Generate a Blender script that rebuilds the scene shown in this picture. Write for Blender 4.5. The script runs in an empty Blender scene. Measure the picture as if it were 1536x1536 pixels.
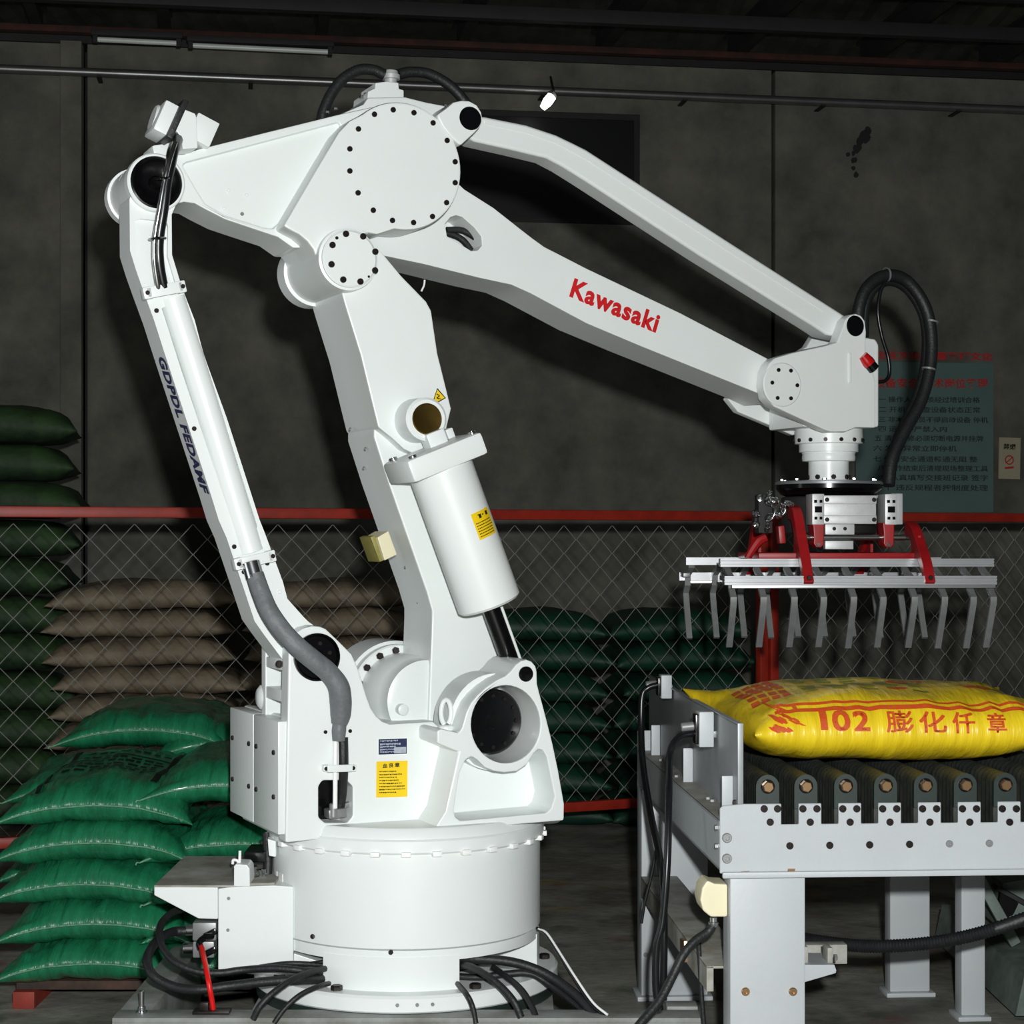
import bpy, bmesh, math, random
from mathutils import Vector, Matrix, noise
from mathutils.bvhtree import BVHTree

random.seed(7)
SC = bpy.context.scene
COL = SC.collection
PI = math.pi

# ------------------------------------------------------------------ camera, world, flash, exposure
F = 2800.0                      # focal length in pixels of the 1536 frame
CX, CY = 768.0, 811.0           # principal column, horizon row
CAM = Vector((0, 0, 1.28))
cam = bpy.data.cameras.new('camera')
cam.sensor_width = 36
cam.lens = 36 * F / 1536
cam.shift_y = (CY - 768) / 1536
cam.clip_end = 60
cam_ob = bpy.data.objects.new('camera', cam)
cam_ob.location = CAM
cam_ob.rotation_euler = (PI / 2, 0, 0)
COL.objects.link(cam_ob)
SC.camera = cam_ob

world = bpy.data.worlds.new('hall_gloom')
SC.world = world
world.use_nodes = True
world.node_tree.nodes['Background'].inputs[0].default_value = (0.85, 0.95, 1.0, 1)
world.node_tree.nodes['Background'].inputs[1].default_value = 0.035

fl = bpy.data.lights.new('camera_flash', 'POINT')      # the photographer's flash, beside and above the lens
fl.energy = 755
fl.color = (0.985, 1.0, 0.99)
fl.shadow_soft_size = 0.035
fl_ob = bpy.data.objects.new('camera_flash', fl)
fl_ob.location = (0.09, -0.05, 1.455)
COL.objects.link(fl_ob)

dl = bpy.data.lights.new('left_fill_light', 'AREA')   # soft fill lamp added far left, out of view, to lift left-facing sides
dl.energy = 34
dl.shape = 'RECTANGLE'
dl.size, dl.size_y = 2.2, 2.6
dl.color = (0.94, 0.98, 1.0)
dl_ob = bpy.data.objects.new('left_fill_light', dl)
dl_ob.location = (-5.2, 2.6, 1.5)
dl_ob.rotation_euler = (PI / 2, 0, math.radians(-70))
COL.objects.link(dl_ob)

SC.view_settings.view_transform = 'Standard'
SC.view_settings.look = 'None'
SC.view_settings.gamma = 1
SC.view_settings.use_curve_mapping = False
SC.view_settings.exposure = 0.0

# ------------------------------------------------------------------ frames: pixel -> plane at its own depth
class Fr:
    def __init__(s, x, y, deg, z=0.0):
        s.M = Matrix.Translation((x, y, z)) @ Matrix.Rotation(math.radians(deg), 4, 'Z')
        s.Mi = s.M.inverted()
    def at(s, px, py, yl):
        d = s.Mi.to_3x3() @ Vector(((px - CX) / F, 1, -(py - CY) / F))
        o = s.Mi @ CAM
        p = o + d * ((yl - o.y) / d.y)
        return (p.x, p.z)
    def L(s, px, py, yl):
        a = s.at(px, py, yl)
        return Vector((a[0], yl, a[1]))
    def r(s, px, py, yl, rpx):
        return rpx / F * (s.M @ s.L(px, py, yl)).y

W = Fr(0, 0, 0)
RB = Fr(-0.2635, 4.67, 24)

# ------------------------------------------------------------------ materials
def lin(c):
    return tuple(((x / 255) / 12.92 if x / 255 <= .04045 else ((x / 255 + .055) / 1.055) ** 2.4) for x in c) + (1,)

def mat(name, rgb, rough=.5, metal=0, var=.0, vscale=6, bump=0, bscale=80, rgb2=None, spec=.5, coat=0, stretch=None, detail=4, emit=0):
    m = bpy.data.materials.new(name)
    m.use_nodes = True
    nt = m.node_tree
    b = nt.nodes['Principled BSDF']
    b.inputs['Base Color'].default_value = lin(rgb)
    b.inputs['Roughness'].default_value = rough
    b.inputs['Metallic'].default_value = metal
    b.inputs['Specular IOR Level'].default_value = spec
    b.inputs['Coat Weight'].default_value = coat
    b.inputs['Coat Roughness'].default_value = .15
    if emit:
        b.inputs['Emission Color'].default_value = lin(rgb)
        b.inputs['Emission Strength'].default_value = emit
    tc = nt.nodes.new('ShaderNodeTexCoord')
    mp = nt.nodes.new('ShaderNodeMapping')
    nt.links.new(tc.outputs['Object'], mp.inputs[0])
    if stretch:
        mp.inputs['Scale'].default_value = stretch
    if var or rgb2:
        n = nt.nodes.new('ShaderNodeTexNoise')
        n.inputs['Scale'].default_value = vscale
        n.inputs['Detail'].default_value = detail
        n.inputs['Roughness'].default_value = .65
        nt.links.new(mp.outputs[0], n.inputs['Vector'])
        r = nt.nodes.new('ShaderNodeValToRGB')
        c = lin(rgb)
        c2 = lin(rgb2) if rgb2 else tuple(max(0, x * (1 - var)) for x in c[:3]) + (1,)
        r.color_ramp.elements[0].position = .35
        r.color_ramp.elements[1].position = .65
        r.color_ramp.elements[0].color = c2
        r.color_ramp.elements[1].color = c
        nt.links.new(n.outputs['Fac'], r.inputs['Fac'])
        nt.links.new(r.outputs['Color'], b.inputs['Base Color'])
    if bump:
        n2 = nt.nodes.new('ShaderNodeTexNoise')
        n2.inputs['Scale'].default_value = bscale
        n2.inputs['Detail'].default_value = 3
        nt.links.new(mp.outputs[0], n2.inputs['Vector'])
        bp = nt.nodes.new('ShaderNodeBump')
        bp.inputs['Strength'].default_value = bump
        bp.inputs['Distance'].default_value = .01
        nt.links.new(n2.outputs['Fac'], bp.inputs['Height'])
        nt.links.new(bp.outputs['Normal'], b.inputs['Normal'])
    return m

M = {}
M['white'] = mat('white_enamel', (233, 238, 237), .34, var=.03, vscale=3, bump=.03, bscale=60)
M['white2'] = mat('white_sticker', (246, 247, 246), .5, var=.02)
M['bolt'] = mat('blackened_steel', (46, 40, 38), .38, .6, var=.3, vscale=90)
M['black'] = mat('gloss_black_plastic', (10, 10, 12), .18, var=.3, vscale=30)
M['rubber'] = mat('black_rubber', (30, 31, 33), .52, var=.35, vscale=40, bump=.15, bscale=150)
M['glosscable'] = mat('glossy_black_cable', (20, 21, 24), .28, var=.3, vscale=40)
M['sheath'] = mat('grey_rubber_sheath', (112, 116, 119), .55, var=.25, vscale=18, bump=.3, bscale=50)
M['chrome'] = mat('bright_steel', (205, 207, 208), .22, 1, var=.1, vscale=20)
M['steel'] = mat('dull_steel', (150, 152, 152), .42, .45, var=.2, vscale=25)
M['alu'] = mat('anodised_aluminium', (196, 198, 201), .36, .8, var=.08, vscale=12)
M['alu2'] = mat('satin_aluminium_block', (205, 207, 207), .45, .35, var=.1, vscale=40)
M['brass'] = mat('brass', (176, 142, 74), .26, 1, var=.2, vscale=30)
M['bronze'] = mat('bronze_bolt', (186, 150, 112), .3, .9, var=.2, vscale=60)
M['red'] = mat('red_paint', (168, 22, 28), .42, var=.25, vscale=14)
M['redtext'] = mat('red_lettering', (208, 24, 30), .5, var=.05)
M['blue'] = mat('navy_lettering', (44, 48, 92), .5, var=.2, vscale=40)
M['yellow'] = mat('yellow_label', (246, 208, 10), .5, var=.05)
M['ink'] = mat('black_ink', (38, 32, 20), .6, var=.2)
M['plate'] = mat('navy_nameplate', (38, 46, 84), .4, var=.2, vscale=40)
M['plateink'] = mat('pale_nameplate_print', (178, 186, 200), .5, var=.2, vscale=90)
M['cream'] = mat('cream_plastic', (232, 224, 190), .45, var=.06)
M['olive'] = mat('olive_tape', (150, 142, 78), .4, var=.2, vscale=60)
M['darkgreen'] = mat('dark_green_enamel', (36, 50, 46), .45, var=.3, vscale=20)
M['roller'] = mat('ribbed_black_rubber', (36, 42, 42), .5, var=.4, vscale=30, rgb2=(60, 62, 56))
M['grey'] = mat('pale_grey_machine_paint', (184, 189, 192), .46, var=.05, vscale=5, bump=.04, bscale=120)
M['greydirty'] = mat('dusty_grey_paint', (176, 176, 170), .6, rgb2=(134, 130, 118), vscale=9)
M['galv'] = mat('galvanised_sheet', (150, 154, 156), .42, .15, var=.15, vscale=10)
M['platform'] = mat('platform_steel', (150, 154, 153), .55, rgb2=(112, 112, 104), vscale=7, bump=.05)
M['redstrap'] = mat('red_cable', (222, 20, 18), .4, var=.1)
M['fencered'] = mat('red_lead_paint', (170, 44, 26), .45, var=.3, vscale=12)
M['wire'] = mat('galvanised_wire', (176, 176, 170), .3, .25, var=.3, vscale=30)
M['sackgreen'] = mat('green_woven_plastic', (32, 126, 86), .34, rgb2=(25, 102, 67), vscale=10, bump=1.0, bscale=24, stretch=(2.6, .45, .45), coat=.5)
M['seamgreen'] = mat('pale_green_stitching', (104, 160, 128), .6, var=.4, vscale=120)
M['sackprint'] = mat('black_sack_print', (14, 30, 24), .5, var=.3, vscale=40)
M['sackyellow'] = mat('yellow_woven_plastic', (238, 208, 36), .36, rgb2=(220, 188, 26), vscale=9, bump=.55, bscale=22, stretch=(2.4, .6, .35), coat=.3)
M['sackred'] = mat('red_sack_print', (206, 66, 28), .5, rgb2=(196, 92, 34), vscale=120)
M['sackgreenprint'] = mat('green_sack_print', (92, 128, 58), .5, rgb2=(150, 158, 52), vscale=90)
M['beige'] = mat('beige_woven_sack', (146, 132, 110), .7, rgb2=(112, 100, 84), vscale=6, bump=.3, bscale=30)
M['dkgreen'] = mat('dark_green_sack', (16, 70, 50), .55, rgb2=(10, 44, 34), vscale=4, bump=.4, bscale=14)
M['leafgreen'] = mat('mottled_green_sack', (50, 80, 40), .7, rgb2=(10, 28, 20), vscale=5, bump=.4, bscale=14)
M['concrete'] = mat('dark_concrete_panel', (122, 120, 110), .9, rgb2=(84, 83, 76), vscale=2.6, bump=.35, bscale=18, detail=9)
M['dark'] = mat('dark_painted_steel', (34, 35, 34), .7, var=.3, vscale=8)
M['roof'] = mat('dark_roof_sheet', (112, 110, 98), .8, rgb2=(78, 76, 68), vscale=3)
M['rust'] = mat('rust_red_primer', (74, 36, 26), .8, rgb2=(44, 28, 22), vscale=8)
M['pipe'] = mat('galvanised_pipe', (150, 152, 150), .35, .8, var=.2, vscale=8)
M['board'] = mat('pale_green_notice_board', (98, 126, 120), .6, var=.1, vscale=4)
M['boardink'] = mat('dark_board_print', (44, 52, 56), .7, var=.2)
M['boardred'] = mat('red_board_print', (206, 44, 44), .6, var=.1)
M['notice'] = mat('cream_notice', (186, 178, 150), .6, var=.08)
M['tube'] = mat('fluorescent_tube_glass', (226, 232, 226), .3, var=.05)
M['lamp'] = mat('lit_lamp', (255, 255, 250), .3, emit=4.0)
M['glass'] = mat('dark_window_glass', (12, 13, 14), .35, var=.2)  # near-black glass for the pane in the wall opening
M['machine'] = mat('grey_green_machine_paint', (120, 132, 126), .5, rgb2=(84, 96, 88), vscale=8)
M['wood'] = mat('red_painted_timber', (150, 44, 30), .6, rgb2=(112, 44, 32), vscale=12)
M['timber'] = mat('dirty_timber', (84, 60, 48), .8, rgb2=(50, 40, 34), vscale=10)
M['redlamp'] = mat('red_lens', (190, 14, 20), .12, var=.1, coat=.6)

def floor_mat():
    m = mat('stained_concrete_floor', (150, 149, 140), .75, rgb2=(92, 90, 82), vscale=2.6, bump=.35, bscale=22, detail=10)
    nt = m.node_tree
    b = nt.nodes['Principled BSDF']
    base = b.inputs['Base Color'].links[0].from_socket
    tc = nt.nodes.new('ShaderNodeTexCoord')
    for sc, col, lo in ((3.1, (150, 128, 40), .66), (4.7, (120, 58, 48), .66), (5.3, (60, 76, 52), .62)):
        n = nt.nodes.new('ShaderNodeTexNoise')
        n.inputs['Scale'].default_value = sc
        n.inputs['Detail'].default_value = 5
        nt.links.new(tc.outputs['Object'], n.inputs['Vector'])
        r = nt.nodes.new('ShaderNodeValToRGB')
        r.color_ramp.elements[0].position = lo - .06
        r.color_ramp.elements[1].position = lo + .06
        r.color_ramp.elements[1].color = (.6, .6, .6, 1)
        nt.links.new(n.outputs['Fac'], r.inputs['Fac'])
        mx = nt.nodes.new('ShaderNodeMix')
        mx.data_type = 'RGBA'
        nt.links.new(r.outputs['Color'], mx.inputs[0])
        nt.links.new(base, mx.inputs[6])
        mx.inputs[7].default_value = lin(col)
        base = mx.outputs[2]
    nt.links.new(base, b.inputs['Base Color'])
    return m
M['floor'] = floor_mat()

# ------------------------------------------------------------------ mesh helpers
def finish(me, m, ang=34):
    me.materials.clear()
    me.materials.append(m)
    for p in me.polygons:
        p.use_smooth = True
    me.set_sharp_from_angle(angle=math.radians(ang))
    return me

def put(name, me, parent=None, loc=None, kind=None):
    o = bpy.data.objects.new(name, me)
    COL.objects.link(o)
    if parent is not None:
        o.parent = parent
    if loc is not None:
        o.location = loc
    if kind:
        o['kind'] = kind
    return o

def obj(name, bm, m, parent=None, ang=34, kind=None, xf=None):
    if xf is not None:
        bm.transform(xf)
    me = bpy.data.meshes.new(name)
    bm.to_mesh(me)
    bm.free()
    finish(me, m if not isinstance(m, str) else M[m], ang)
    return put(name, me, parent, kind=kind)

def tag(o, label, cat, group=None, kind=None):
    o['label'] = label
    o['category'] = cat
    if group:
        o['group'] = group
    if kind:
        o['kind'] = kind
    return o

def thing(name, label, cat, fr=W, group=None):
    o = bpy.data.objects.new(name, None)
    o.matrix_world = fr.M
    COL.objects.link(o)
    return tag(o, label, cat, group)

def struct(o, label=None):
    o['kind'] = 'structure'
    if label:
        o['label'] = label
    return o

def join(*bms):
    out = bms[0]
    for b in bms[1:]:
        me = bpy.data.meshes.new('tmp')
        b.to_mesh(me)
        b.free()
        out.from_mesh(me)
        bpy.data.meshes.remove(me)
    return out

def prism(poly, y0, y1):
    bm = bmesh.new()
    a = [bm.verts.new((x, y0, z)) for x, z in poly]
    b = [bm.verts.new((x, y1, z)) for x, z in poly]
    bm.faces.new(a)
    bm.faces.new(b[::-1])
    n = len(a)
    for i in range(n):
        bm.faces.new((a[i], a[(i + 1) % n], b[(i + 1) % n], b[i]))
    bmesh.ops.recalc_face_normals(bm, faces=bm.faces)
    return bm

def fillet(pts, rad, seg=5):
    if not rad:
        return pts
    out = []
    n = len(pts)
    for i in range(n):
        p0, p, p2 = Vector(pts[i - 1]), Vector(pts[i]), Vector(pts[(i + 1) % n])
        d0, d2 = (p0 - p), (p2 - p)
        l0, l2 = d0.length, d2.length
        if l0 < 1e-6 or l2 < 1e-6:
            continue
        d0, d2 = d0 / l0, d2 / l2
        ang = math.acos(max(-1, min(1, d0.dot(d2))))
        if ang > math.radians(158):
            out.append(tuple(p))
            continue
        t = min(rad / math.tan(ang / 2), .45 * l0, .45 * l2)
        a, b = p + d0 * t, p + d2 * t
        for k in range(seg + 1):
            u = k / seg
            q = a * (1 - u) ** 2 + p * 2 * u * (1 - u) + b * u * u
            out.append(tuple(q))
    return out

def bake(bm, cutters=None, bev=0, seg=2, ang=32):
    me = bpy.data.meshes.new('tmp')
    bm.to_mesh(me)
    bm.free()
    o = bpy.data.objects.new('tmp', me)
    COL.objects.link(o)
    c = None
    if cutters is not None:
        cm = bpy.data.meshes.new('cut')
        cutters.to_mesh(cm)
        cutters.free()
        c = bpy.data.objects.new('cut', cm)
        COL.objects.link(c)
        b = o.modifiers.new('b', 'BOOLEAN')
        b.operation = 'DIFFERENCE'
        b.solver = 'EXACT'
        b.object = c
    if bev:
        v = o.modifiers.new('v', 'BEVEL')
        v.width = bev
        v.segments = seg
        v.limit_method = 'ANGLE'
        v.angle_limit = math.radians(ang)
    bpy.context.view_layer.update()
    dg = bpy.context.evaluated_depsgraph_get()
    res = bpy.data.meshes.new_from_object(o.evaluated_get(dg))
    bpy.data.objects.remove(o)
    bpy.data.meshes.remove(me)
    if c:
        bpy.data.objects.remove(c)
        bpy.data.meshes.remove(cm)
    return res

def loc2(pts, y, fr):
    return [fr.at(p[0], p[1], y) for p in pts]

def solid(name, pts, y0, y1, m, parent, fr=RB, bev=.005, rad=0, cuts=(), xf=None, local=False, seg=2, ang=34):
    """an outline at its own depth y0, extruded back to y1; cuts = (outline, depth, corner radius)"""
    poly = fillet(pts if local else loc2(pts, y0, fr), rad)
    bm = prism(poly, y0, y1)
    cb = None
    for c in cuts:
        q = prism(fillet(loc2(c[0], y0, fr), c[2]), y0 - .02, y0 + c[1])
        cb = q if cb is None else join(cb, q)
    me = bake(bm, cb, bev, seg)
    if xf is not None:
        me.transform(xf)
    me.name = name
    finish(me, M[m], ang)
    o = put(name, me, parent)
    w = o.modifiers.new('weighted_normals', 'WEIGHTED_NORMAL')
    w.weight = 60
    w.keep_sharp = True
    return o

def box(x0, x1, y0, y1, z0, z1, bev=0):
    bm = prism([(x0, z0), (x1, z0), (x1, z1), (x0, z1)], y0, y1)
    if bev:
        bmesh.ops.bevel(bm, geom=list(bm.edges), offset=bev, segments=2, affect='EDGES', profile=.6, clamp_overlap=True)
    return bm

def obox(c, ax, az, sx, sy, sz, bev=0):
    """oriented box: ax, az unit directions of its x and z, full sizes"""
    bm = box(-sx / 2, sx / 2, -sy / 2, sy / 2, -sz / 2, sz / 2, bev)
    ax = Vector(ax).normalized()
    az = Vector(az).normalized()
    ay = az.cross(ax).normalized()
    az = ax.cross(ay)
    R = Matrix((ax, ay, az)).transposed().to_4x4()
    bm.transform(Matrix.Translation(c) @ R)
    return bm

def lathe(c, axis, prof, seg=40, ring=False):
    """profile [(h, r)] along axis from c"""
    axis = Vector(axis).normalized()
    t = axis.orthogonal().normalized()
    b = axis.cross(t)
    c = Vector(c)
    bm = bmesh.new()
    rings = []
    for h, r in prof:
        rings.append([bm.verts.new(c + axis * h + (t * math.cos(2 * PI * k / seg) + b * math.sin(2 * PI * k / seg)) * max(r, 1e-4)) for k in range(seg)])
    for i in range(len(rings) - 1):
        for k in range(seg):
            bm.faces.new((rings[i][k], rings[i][(k + 1) % seg], rings[i + 1][(k + 1) % seg], rings[i + 1][k]))
    if ring:
        for k in range(seg):
            bm.faces.new((rings[-1][k], rings[-1][(k + 1) % seg], rings[0][(k + 1) % seg], rings[0][k]))
    else:
        bm.faces.new(rings[0][::-1])
        bm.faces.new(rings[-1])
    bmesh.ops.recalc_face_normals(bm, faces=bm.faces)
    return bm

def cyl(p0, p1, r, seg=24, bev=.0, r1=None):
    p0, p1 = Vector(p0), Vector(p1)
    h = (p1 - p0).length
    r1 = r if r1 is None else r1
    if bev:
        pr = [(0, r - bev), (bev, r), (h - bev, r1), (h, r1 - bev)]
    else:
        pr = [(0, r), (h, r1)]
    return lathe(p0, p1 - p0, pr, seg)

def catmull(pts, sub):
    pts = [Vector(p) for p in pts]
    if len(pts) < 3:
        return pts
    out = []
    n = len(pts)
    for i in range(n - 1):
        p0 = pts[i - 1] if i else pts[0] * 2 - pts[1]
        p1, p2 = pts[i], pts[i + 1]
        p3 = pts[i + 2] if i + 2 < n else pts[-1] * 2 - pts[-2]
        for k in range(sub):
            t = k / sub
            out.append(.5 * ((2 * p1) + (p2 - p0) * t + (2 * p0 - 5 * p1 + 4 * p2 - p3) * t * t + (3 * p1 - p0 - 3 * p2 + p3) * t ** 3))
    out.append(pts[-1])
    return out

def tube(pts, r, seg=10, sub=6, rib=0, ribn=2):
    """swept hose; r a number or one radius per control point; rib = corrugation depth"""
    path = catmull(pts, sub)
    n = len(path)
    bm = bmesh.new()
    rings = []
    prev = None
    for i, p in enumerate(path):
        d = (path[min(i + 1, n - 1)] - path[max(i - 1, 0)]).normalized()
        if prev is None:
            t = d.orthogonal().normalized()
        else:
            t = (prev - d * prev.dot(d)).normalized()
        prev = t
        b = d.cross(t)
        if isinstance(r, (list, tuple)):
            q = i / (n - 1) * (len(r) - 1)
            k = min(int(q), len(r) - 2)
            rr = r[k] + (r[k + 1] - r[k]) * (q - k)
        else:
            rr = r
        if rib and (i // ribn) % 2:
            rr -= rib
        rings.append([bm.verts.new(p + (t * math.cos(2 * PI * k / seg) + b * math.sin(2 * PI * k / seg)) * rr) for k in range(seg)])
    for i in range(n - 1):
        for k in range(seg):
            bm.faces.new((rings[i][k], rings[i][(k + 1) % seg], rings[i + 1][(k + 1) % seg], rings[i + 1][k]))
    bm.faces.new(rings[0][::-1])
    bm.faces.new(rings[-1])
    bmesh.ops.recalc_face_normals(bm, faces=bm.faces)
    return bm

def hose(name, pxs, r, m, parent, fr=RB, xf=None, **k):
    return obj(name, tube([fr.L(*p) for p in pxs], r, **k), m, parent, 60, xf=xf)

def arc(cx, cy, rx, ry, a0, a1, n=20):
    return [(cx + rx * math.cos(math.radians(a0 + (a1 - a0) * i / n)), cy - ry * math.sin(math.radians(a0 + (a1 - a0) * i / n))) for i in range(n + 1)]

def bolt_mesh(m, hexhead=False):
    seg = 6 if hexhead else 14
    if hexhead:
        bm = lathe((0, 0, 0), (0, -1, 0), [(0, 1), (.7, 1), (.85, .85)], 6)
    else:
        bm = lathe((0, 0, 0), (0, -1, 0), [(0, 1), (.55, 1), (.7, .86), (.7, .5), (.3, .45)], seg)
    me = bpy.data.meshes.new('bolt')
    bm.to_mesh(me)
    bm.free()
    return finish(me, M[m], 40)
BOLT = {k: bolt_mesh(k) for k in ('bolt', 'steel', 'chrome', 'white', 'bronze')}
HEX = {k: bolt_mesh(k, True) for k in ('bolt', 'bronze', 'steel', 'white', 'chrome')}

def bolt(px, py, y, r, parent, m='bolt', fr=RB, hexhead=False, name='bolt'):
    o = put(name, (HEX if hexhead else BOLT)[m], parent, fr.L(px, py, y))
    o.scale = (r, r, r)
    return o

def bolt3(p, d, r, parent, m='bolt', hexhead=True, name='bolt'):
    o = put(name, (HEX if hexhead else BOLT)[m], parent, p)
    o.rotation_euler = Vector((0, -1, 0)).rotation_difference(Vector(d)).to_euler()
    o.scale = (r, r, r)
    return o

def text_me(s, bold=0, shear=0, ext=0, res=3, gap=1):
    c = bpy.data.curves.new('t', 'FONT')
    c.body = s
    c.size = 1
    c.offset = bold
    c.shear = shear
    c.space_character = gap
    c.extrude = ext
    c.resolution_u = res
    o = bpy.data.objects.new('t', c)
    COL.objects.link(o)
    bpy.context.view_layer.update()
    me = bpy.data.meshes.new_from_object(o.evaluated_get(bpy.context.evaluated_depsgraph_get()))
    bpy.data.objects.remove(o)
    bpy.data.curves.remove(c)
    return me

def fit_text(me, p0, p1, h, up, norm=None):
    """place text so it spans p0..p1 with height h towards up"""
    xs = [v.co.x for v in me.vertices]
    ys = [v.co.y for v in me.vertices]
    x0, x1, y0, y1 = min(xs), max(xs), min(ys), max(ys)
    d = (p1 - p0)
    up = (up - d * (up.dot(d) / d.dot(d))).normalized() if norm is None else up.normalized()
    nrm = d.normalized().cross(up)
    for v in me.vertices:
        a, b, e = (v.co.x - x0) / (x1 - x0), (v.co.y - y0) / (y1 - y0), v.co.z
        v.co = p0 + d * a + up * (h * b) + nrm * e
    return me

def text_px(name, s, a, b, hpx, y, m, parent, fr=RB, bold=0, shear=0, ext=.0006, gap=1):
    p0, p1 = fr.L(a[0], a[1], y), fr.L(b[0], b[1], y)
    me = fit_text(text_me(s, bold, shear, ext, 3, gap), p0, p1, fr.r(a[0], a[1], y, hpx), Vector((0, 0, 1)))
    me.name = name
    finish(me, M[m], 30)
    return put(name, me, parent)

def patch_quad(fr, pts, y, th=.0015):
    return prism(loc2(pts, y, fr), y, y + th)

def lerp2(q, u, v):
    """point in quad q (tl, tr, br, bl) pixel coordinates"""
    t = [q[0][k] + (q[1][k] - q[0][k]) * u for k in (0, 1)]
    b = [q[3][k] + (q[2][k] - q[3][k]) * u for k in (0, 1)]
    return (t[0] + (b[0] - t[0]) * v, t[1] + (b[1] - t[1]) * v)

def print_lines(fr, q, y, rows, seed=1, th=.0006, u0=.08, u1=.92, hh=.35):
    """rows of tiny dashes, the unreadable small print of a label"""
    rnd = random.Random(seed)
    out = bmesh.new()
    for v0, v1 in rows:
        u = u0
        stop = u0 + (u1 - u0) * rnd.uniform(.55, 1)
        while u < stop:
            w = rnd.uniform(.02, .07)
            k = rnd.uniform(.5, 1)
            a = [lerp2(q, u, v0), lerp2(q, min(u + w, u1), v0), lerp2(q, min(u + w, u1), v0 + (v1 - v0) * k), lerp2(q, u, v0 + (v1 - v0) * k)]
            out = join(out, prism(loc2(a, y, fr), y, y + th))
            u += w + rnd.uniform(.006, .02)
    return out

# ------------------------------------------------------------------ the hall: floor, wall, roof
o = obj('floor', box(-8, 8, -1, 13, -.2, 0), 'floor')
struct(o, 'stained grey concrete floor')

WF = Fr(0, 10.5, 8.5)
def wx(px, y=0):
    return WF.at(px, 500, y)[0]
def wz(px, py, y=0):
    return WF.at(px, py, y)[1]
wall = thing('wall_back', 'dark precast concrete back wall of the hall', 'wall', WF)
del wall['category']
struct(wall)
ZT = 3.98
s0, s1 = wx(128), wx(1160)
oa, ob_ = wx(655), wx(960)
oz0, oz1 = wz(960, 338), wz(960, 172)
G_ = .012
obj('panel', box(-5.5, s0 - G_, 0, .16, 0, ZT, .006), 'concrete', wall)
obj('panel', box(s1 + G_, 5.5, 0, .16, 0, ZT, .006), 'concrete', wall)
bm = box(s0 + G_, oa, 0, .16, 0, ZT)
bm = join(bm, box(oa, ob_, 0, .16, 0, oz0), box(oa, ob_, 0, .16, oz1, ZT), box(ob_, s1 - G_, 0, .16, 0, ZT))
obj('panel', bm, 'concrete', wall)
obj('joint_backing', box(-5.5, 5.5, .17, .2, 0, ZT), 'dark', wall)
obj('pilaster', box(wx(92), wx(124), -.07, 0, 0, ZT, .006), 'concrete', wall)
bm = bmesh.new()
rnd = random.Random(3)
pp = [(1302, 196), (1298, 206), (1290, 212), (1286, 222), (1280, 230), (1272, 232), (1281, 240), (1280, 252), (1284, 262)]
for i, (a, b) in enumerate(pp):
    w = rnd.uniform(4, 8) * (1.2 if i < 3 else .8)
    q = [(a + w * math.cos(k * PI / 4) * rnd.uniform(.6, 1.2), b + w * math.sin(k * PI / 4) * rnd.uniform(.7, 1.4)) for k in range(8)]
    bm = join(bm, prism(loc2(q, -.004, WF), -.004 - i * .0003, .002))
so = obj('tar_streak', bm, 'dark', wall)
so['label'] = 'black tar streak on the concrete'

win = thing('window_1', 'dark unlit window opening high in the back wall', 'window', WF)
del win['category']
struct(win)
obj('window_frame', join(box(oa, ob_, .02, .05, oz0, oz0 + .03), box(oa, ob_, .02, .05, oz1 - .03, oz1), box(ob_ - .03, ob_, .02, .05, oz0 + .03, oz1 - .03), box(oa, oa + .03, .02, .05, oz0 + .03, oz1 - .03)), 'dark', win)
obj('pane', box(oa + .03, ob_ - .03, .03, .04, oz0 + .03, oz1 - .03), 'glass', win)

# roof sheet, beams and purlins, each its own thickness
bm = bmesh.new()
nx = 160
for j, yy in enumerate((2.0, 12.6)):
    for i in range(nx + 1):
        bm.verts.new((-6 + 12 * i / nx, yy, 4.2 + (.022 if i % 2 else 0)))
bm.verts.ensure_lookup_table()
for i in range(nx):
    bm.faces.new([bm.verts[k] for k in (i, i + 1, nx + 2 + i, nx + 1 + i)])
bmesh.ops.solidify(bm, geom=bm.faces[:], thickness=.004)
struct(obj('ceiling', bm, 'roof', ang=10), 'dark corrugated roof sheeting')
n = 0
for px in (60, 250, 480, 690, 900, 1100, 1300, 1480):
    n += 1
    x = wx(px)
    bm = join(box(x - .03, x + .03, -8, .1, 4.03, 4.05), box(x - .005, x + .005, -8, .1, 4.05, 4.17), box(x - .03, x + .03, -8, .1, 4.17, 4.19))
    o = obj('trim_%d' % n, bm, 'dark', xf=WF.M)
    struct(o, 'dark steel roof rafter')
for y, z, m in ((-.25, 3.97, 'rust'), (-.9, 3.95, 'dark'), (-1.6, 3.95, 'dark')):
    n += 1
    bm = box(-5.5, 5.5, y - .03, y + .03, z, z + (.035 if m == 'rust' else .07), .004)
    struct(obj('trim_%d' % n, bm, m, xf=WF.M), 'rust red roof purlin' if m == 'rust' else 'dark roof purlin')
n += 1
struct(obj('trim_%d' % n, box(-5.5, 5.5, -.02, .14, ZT, ZT + .05), 'dark', xf=WF.M), 'dark steel wall plate along the wall top')

# galvanised conduit along the wall
pz0, pz1 = WF.L(0, 103, -.12), WF.L(1536, 165, -.12)
d = (pz1 - pz0)
bm = cyl(pz0 - d * .2, pz1 + d * .2, .024, 14)
root = thing('conduit_pipe', 'long galvanised conduit pipe running along the top of the back wall', 'pipe', WF)
obj('pipe', bm, 'pipe', root)
for k in range(9):
    p = pz0 + d * (-.05 + k * .14)
    obj('pipe_clip', box(p.x - .012, p.x + .012, -.15, -.002, p.z - .03, p.z - .022), 'dark', root)

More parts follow.
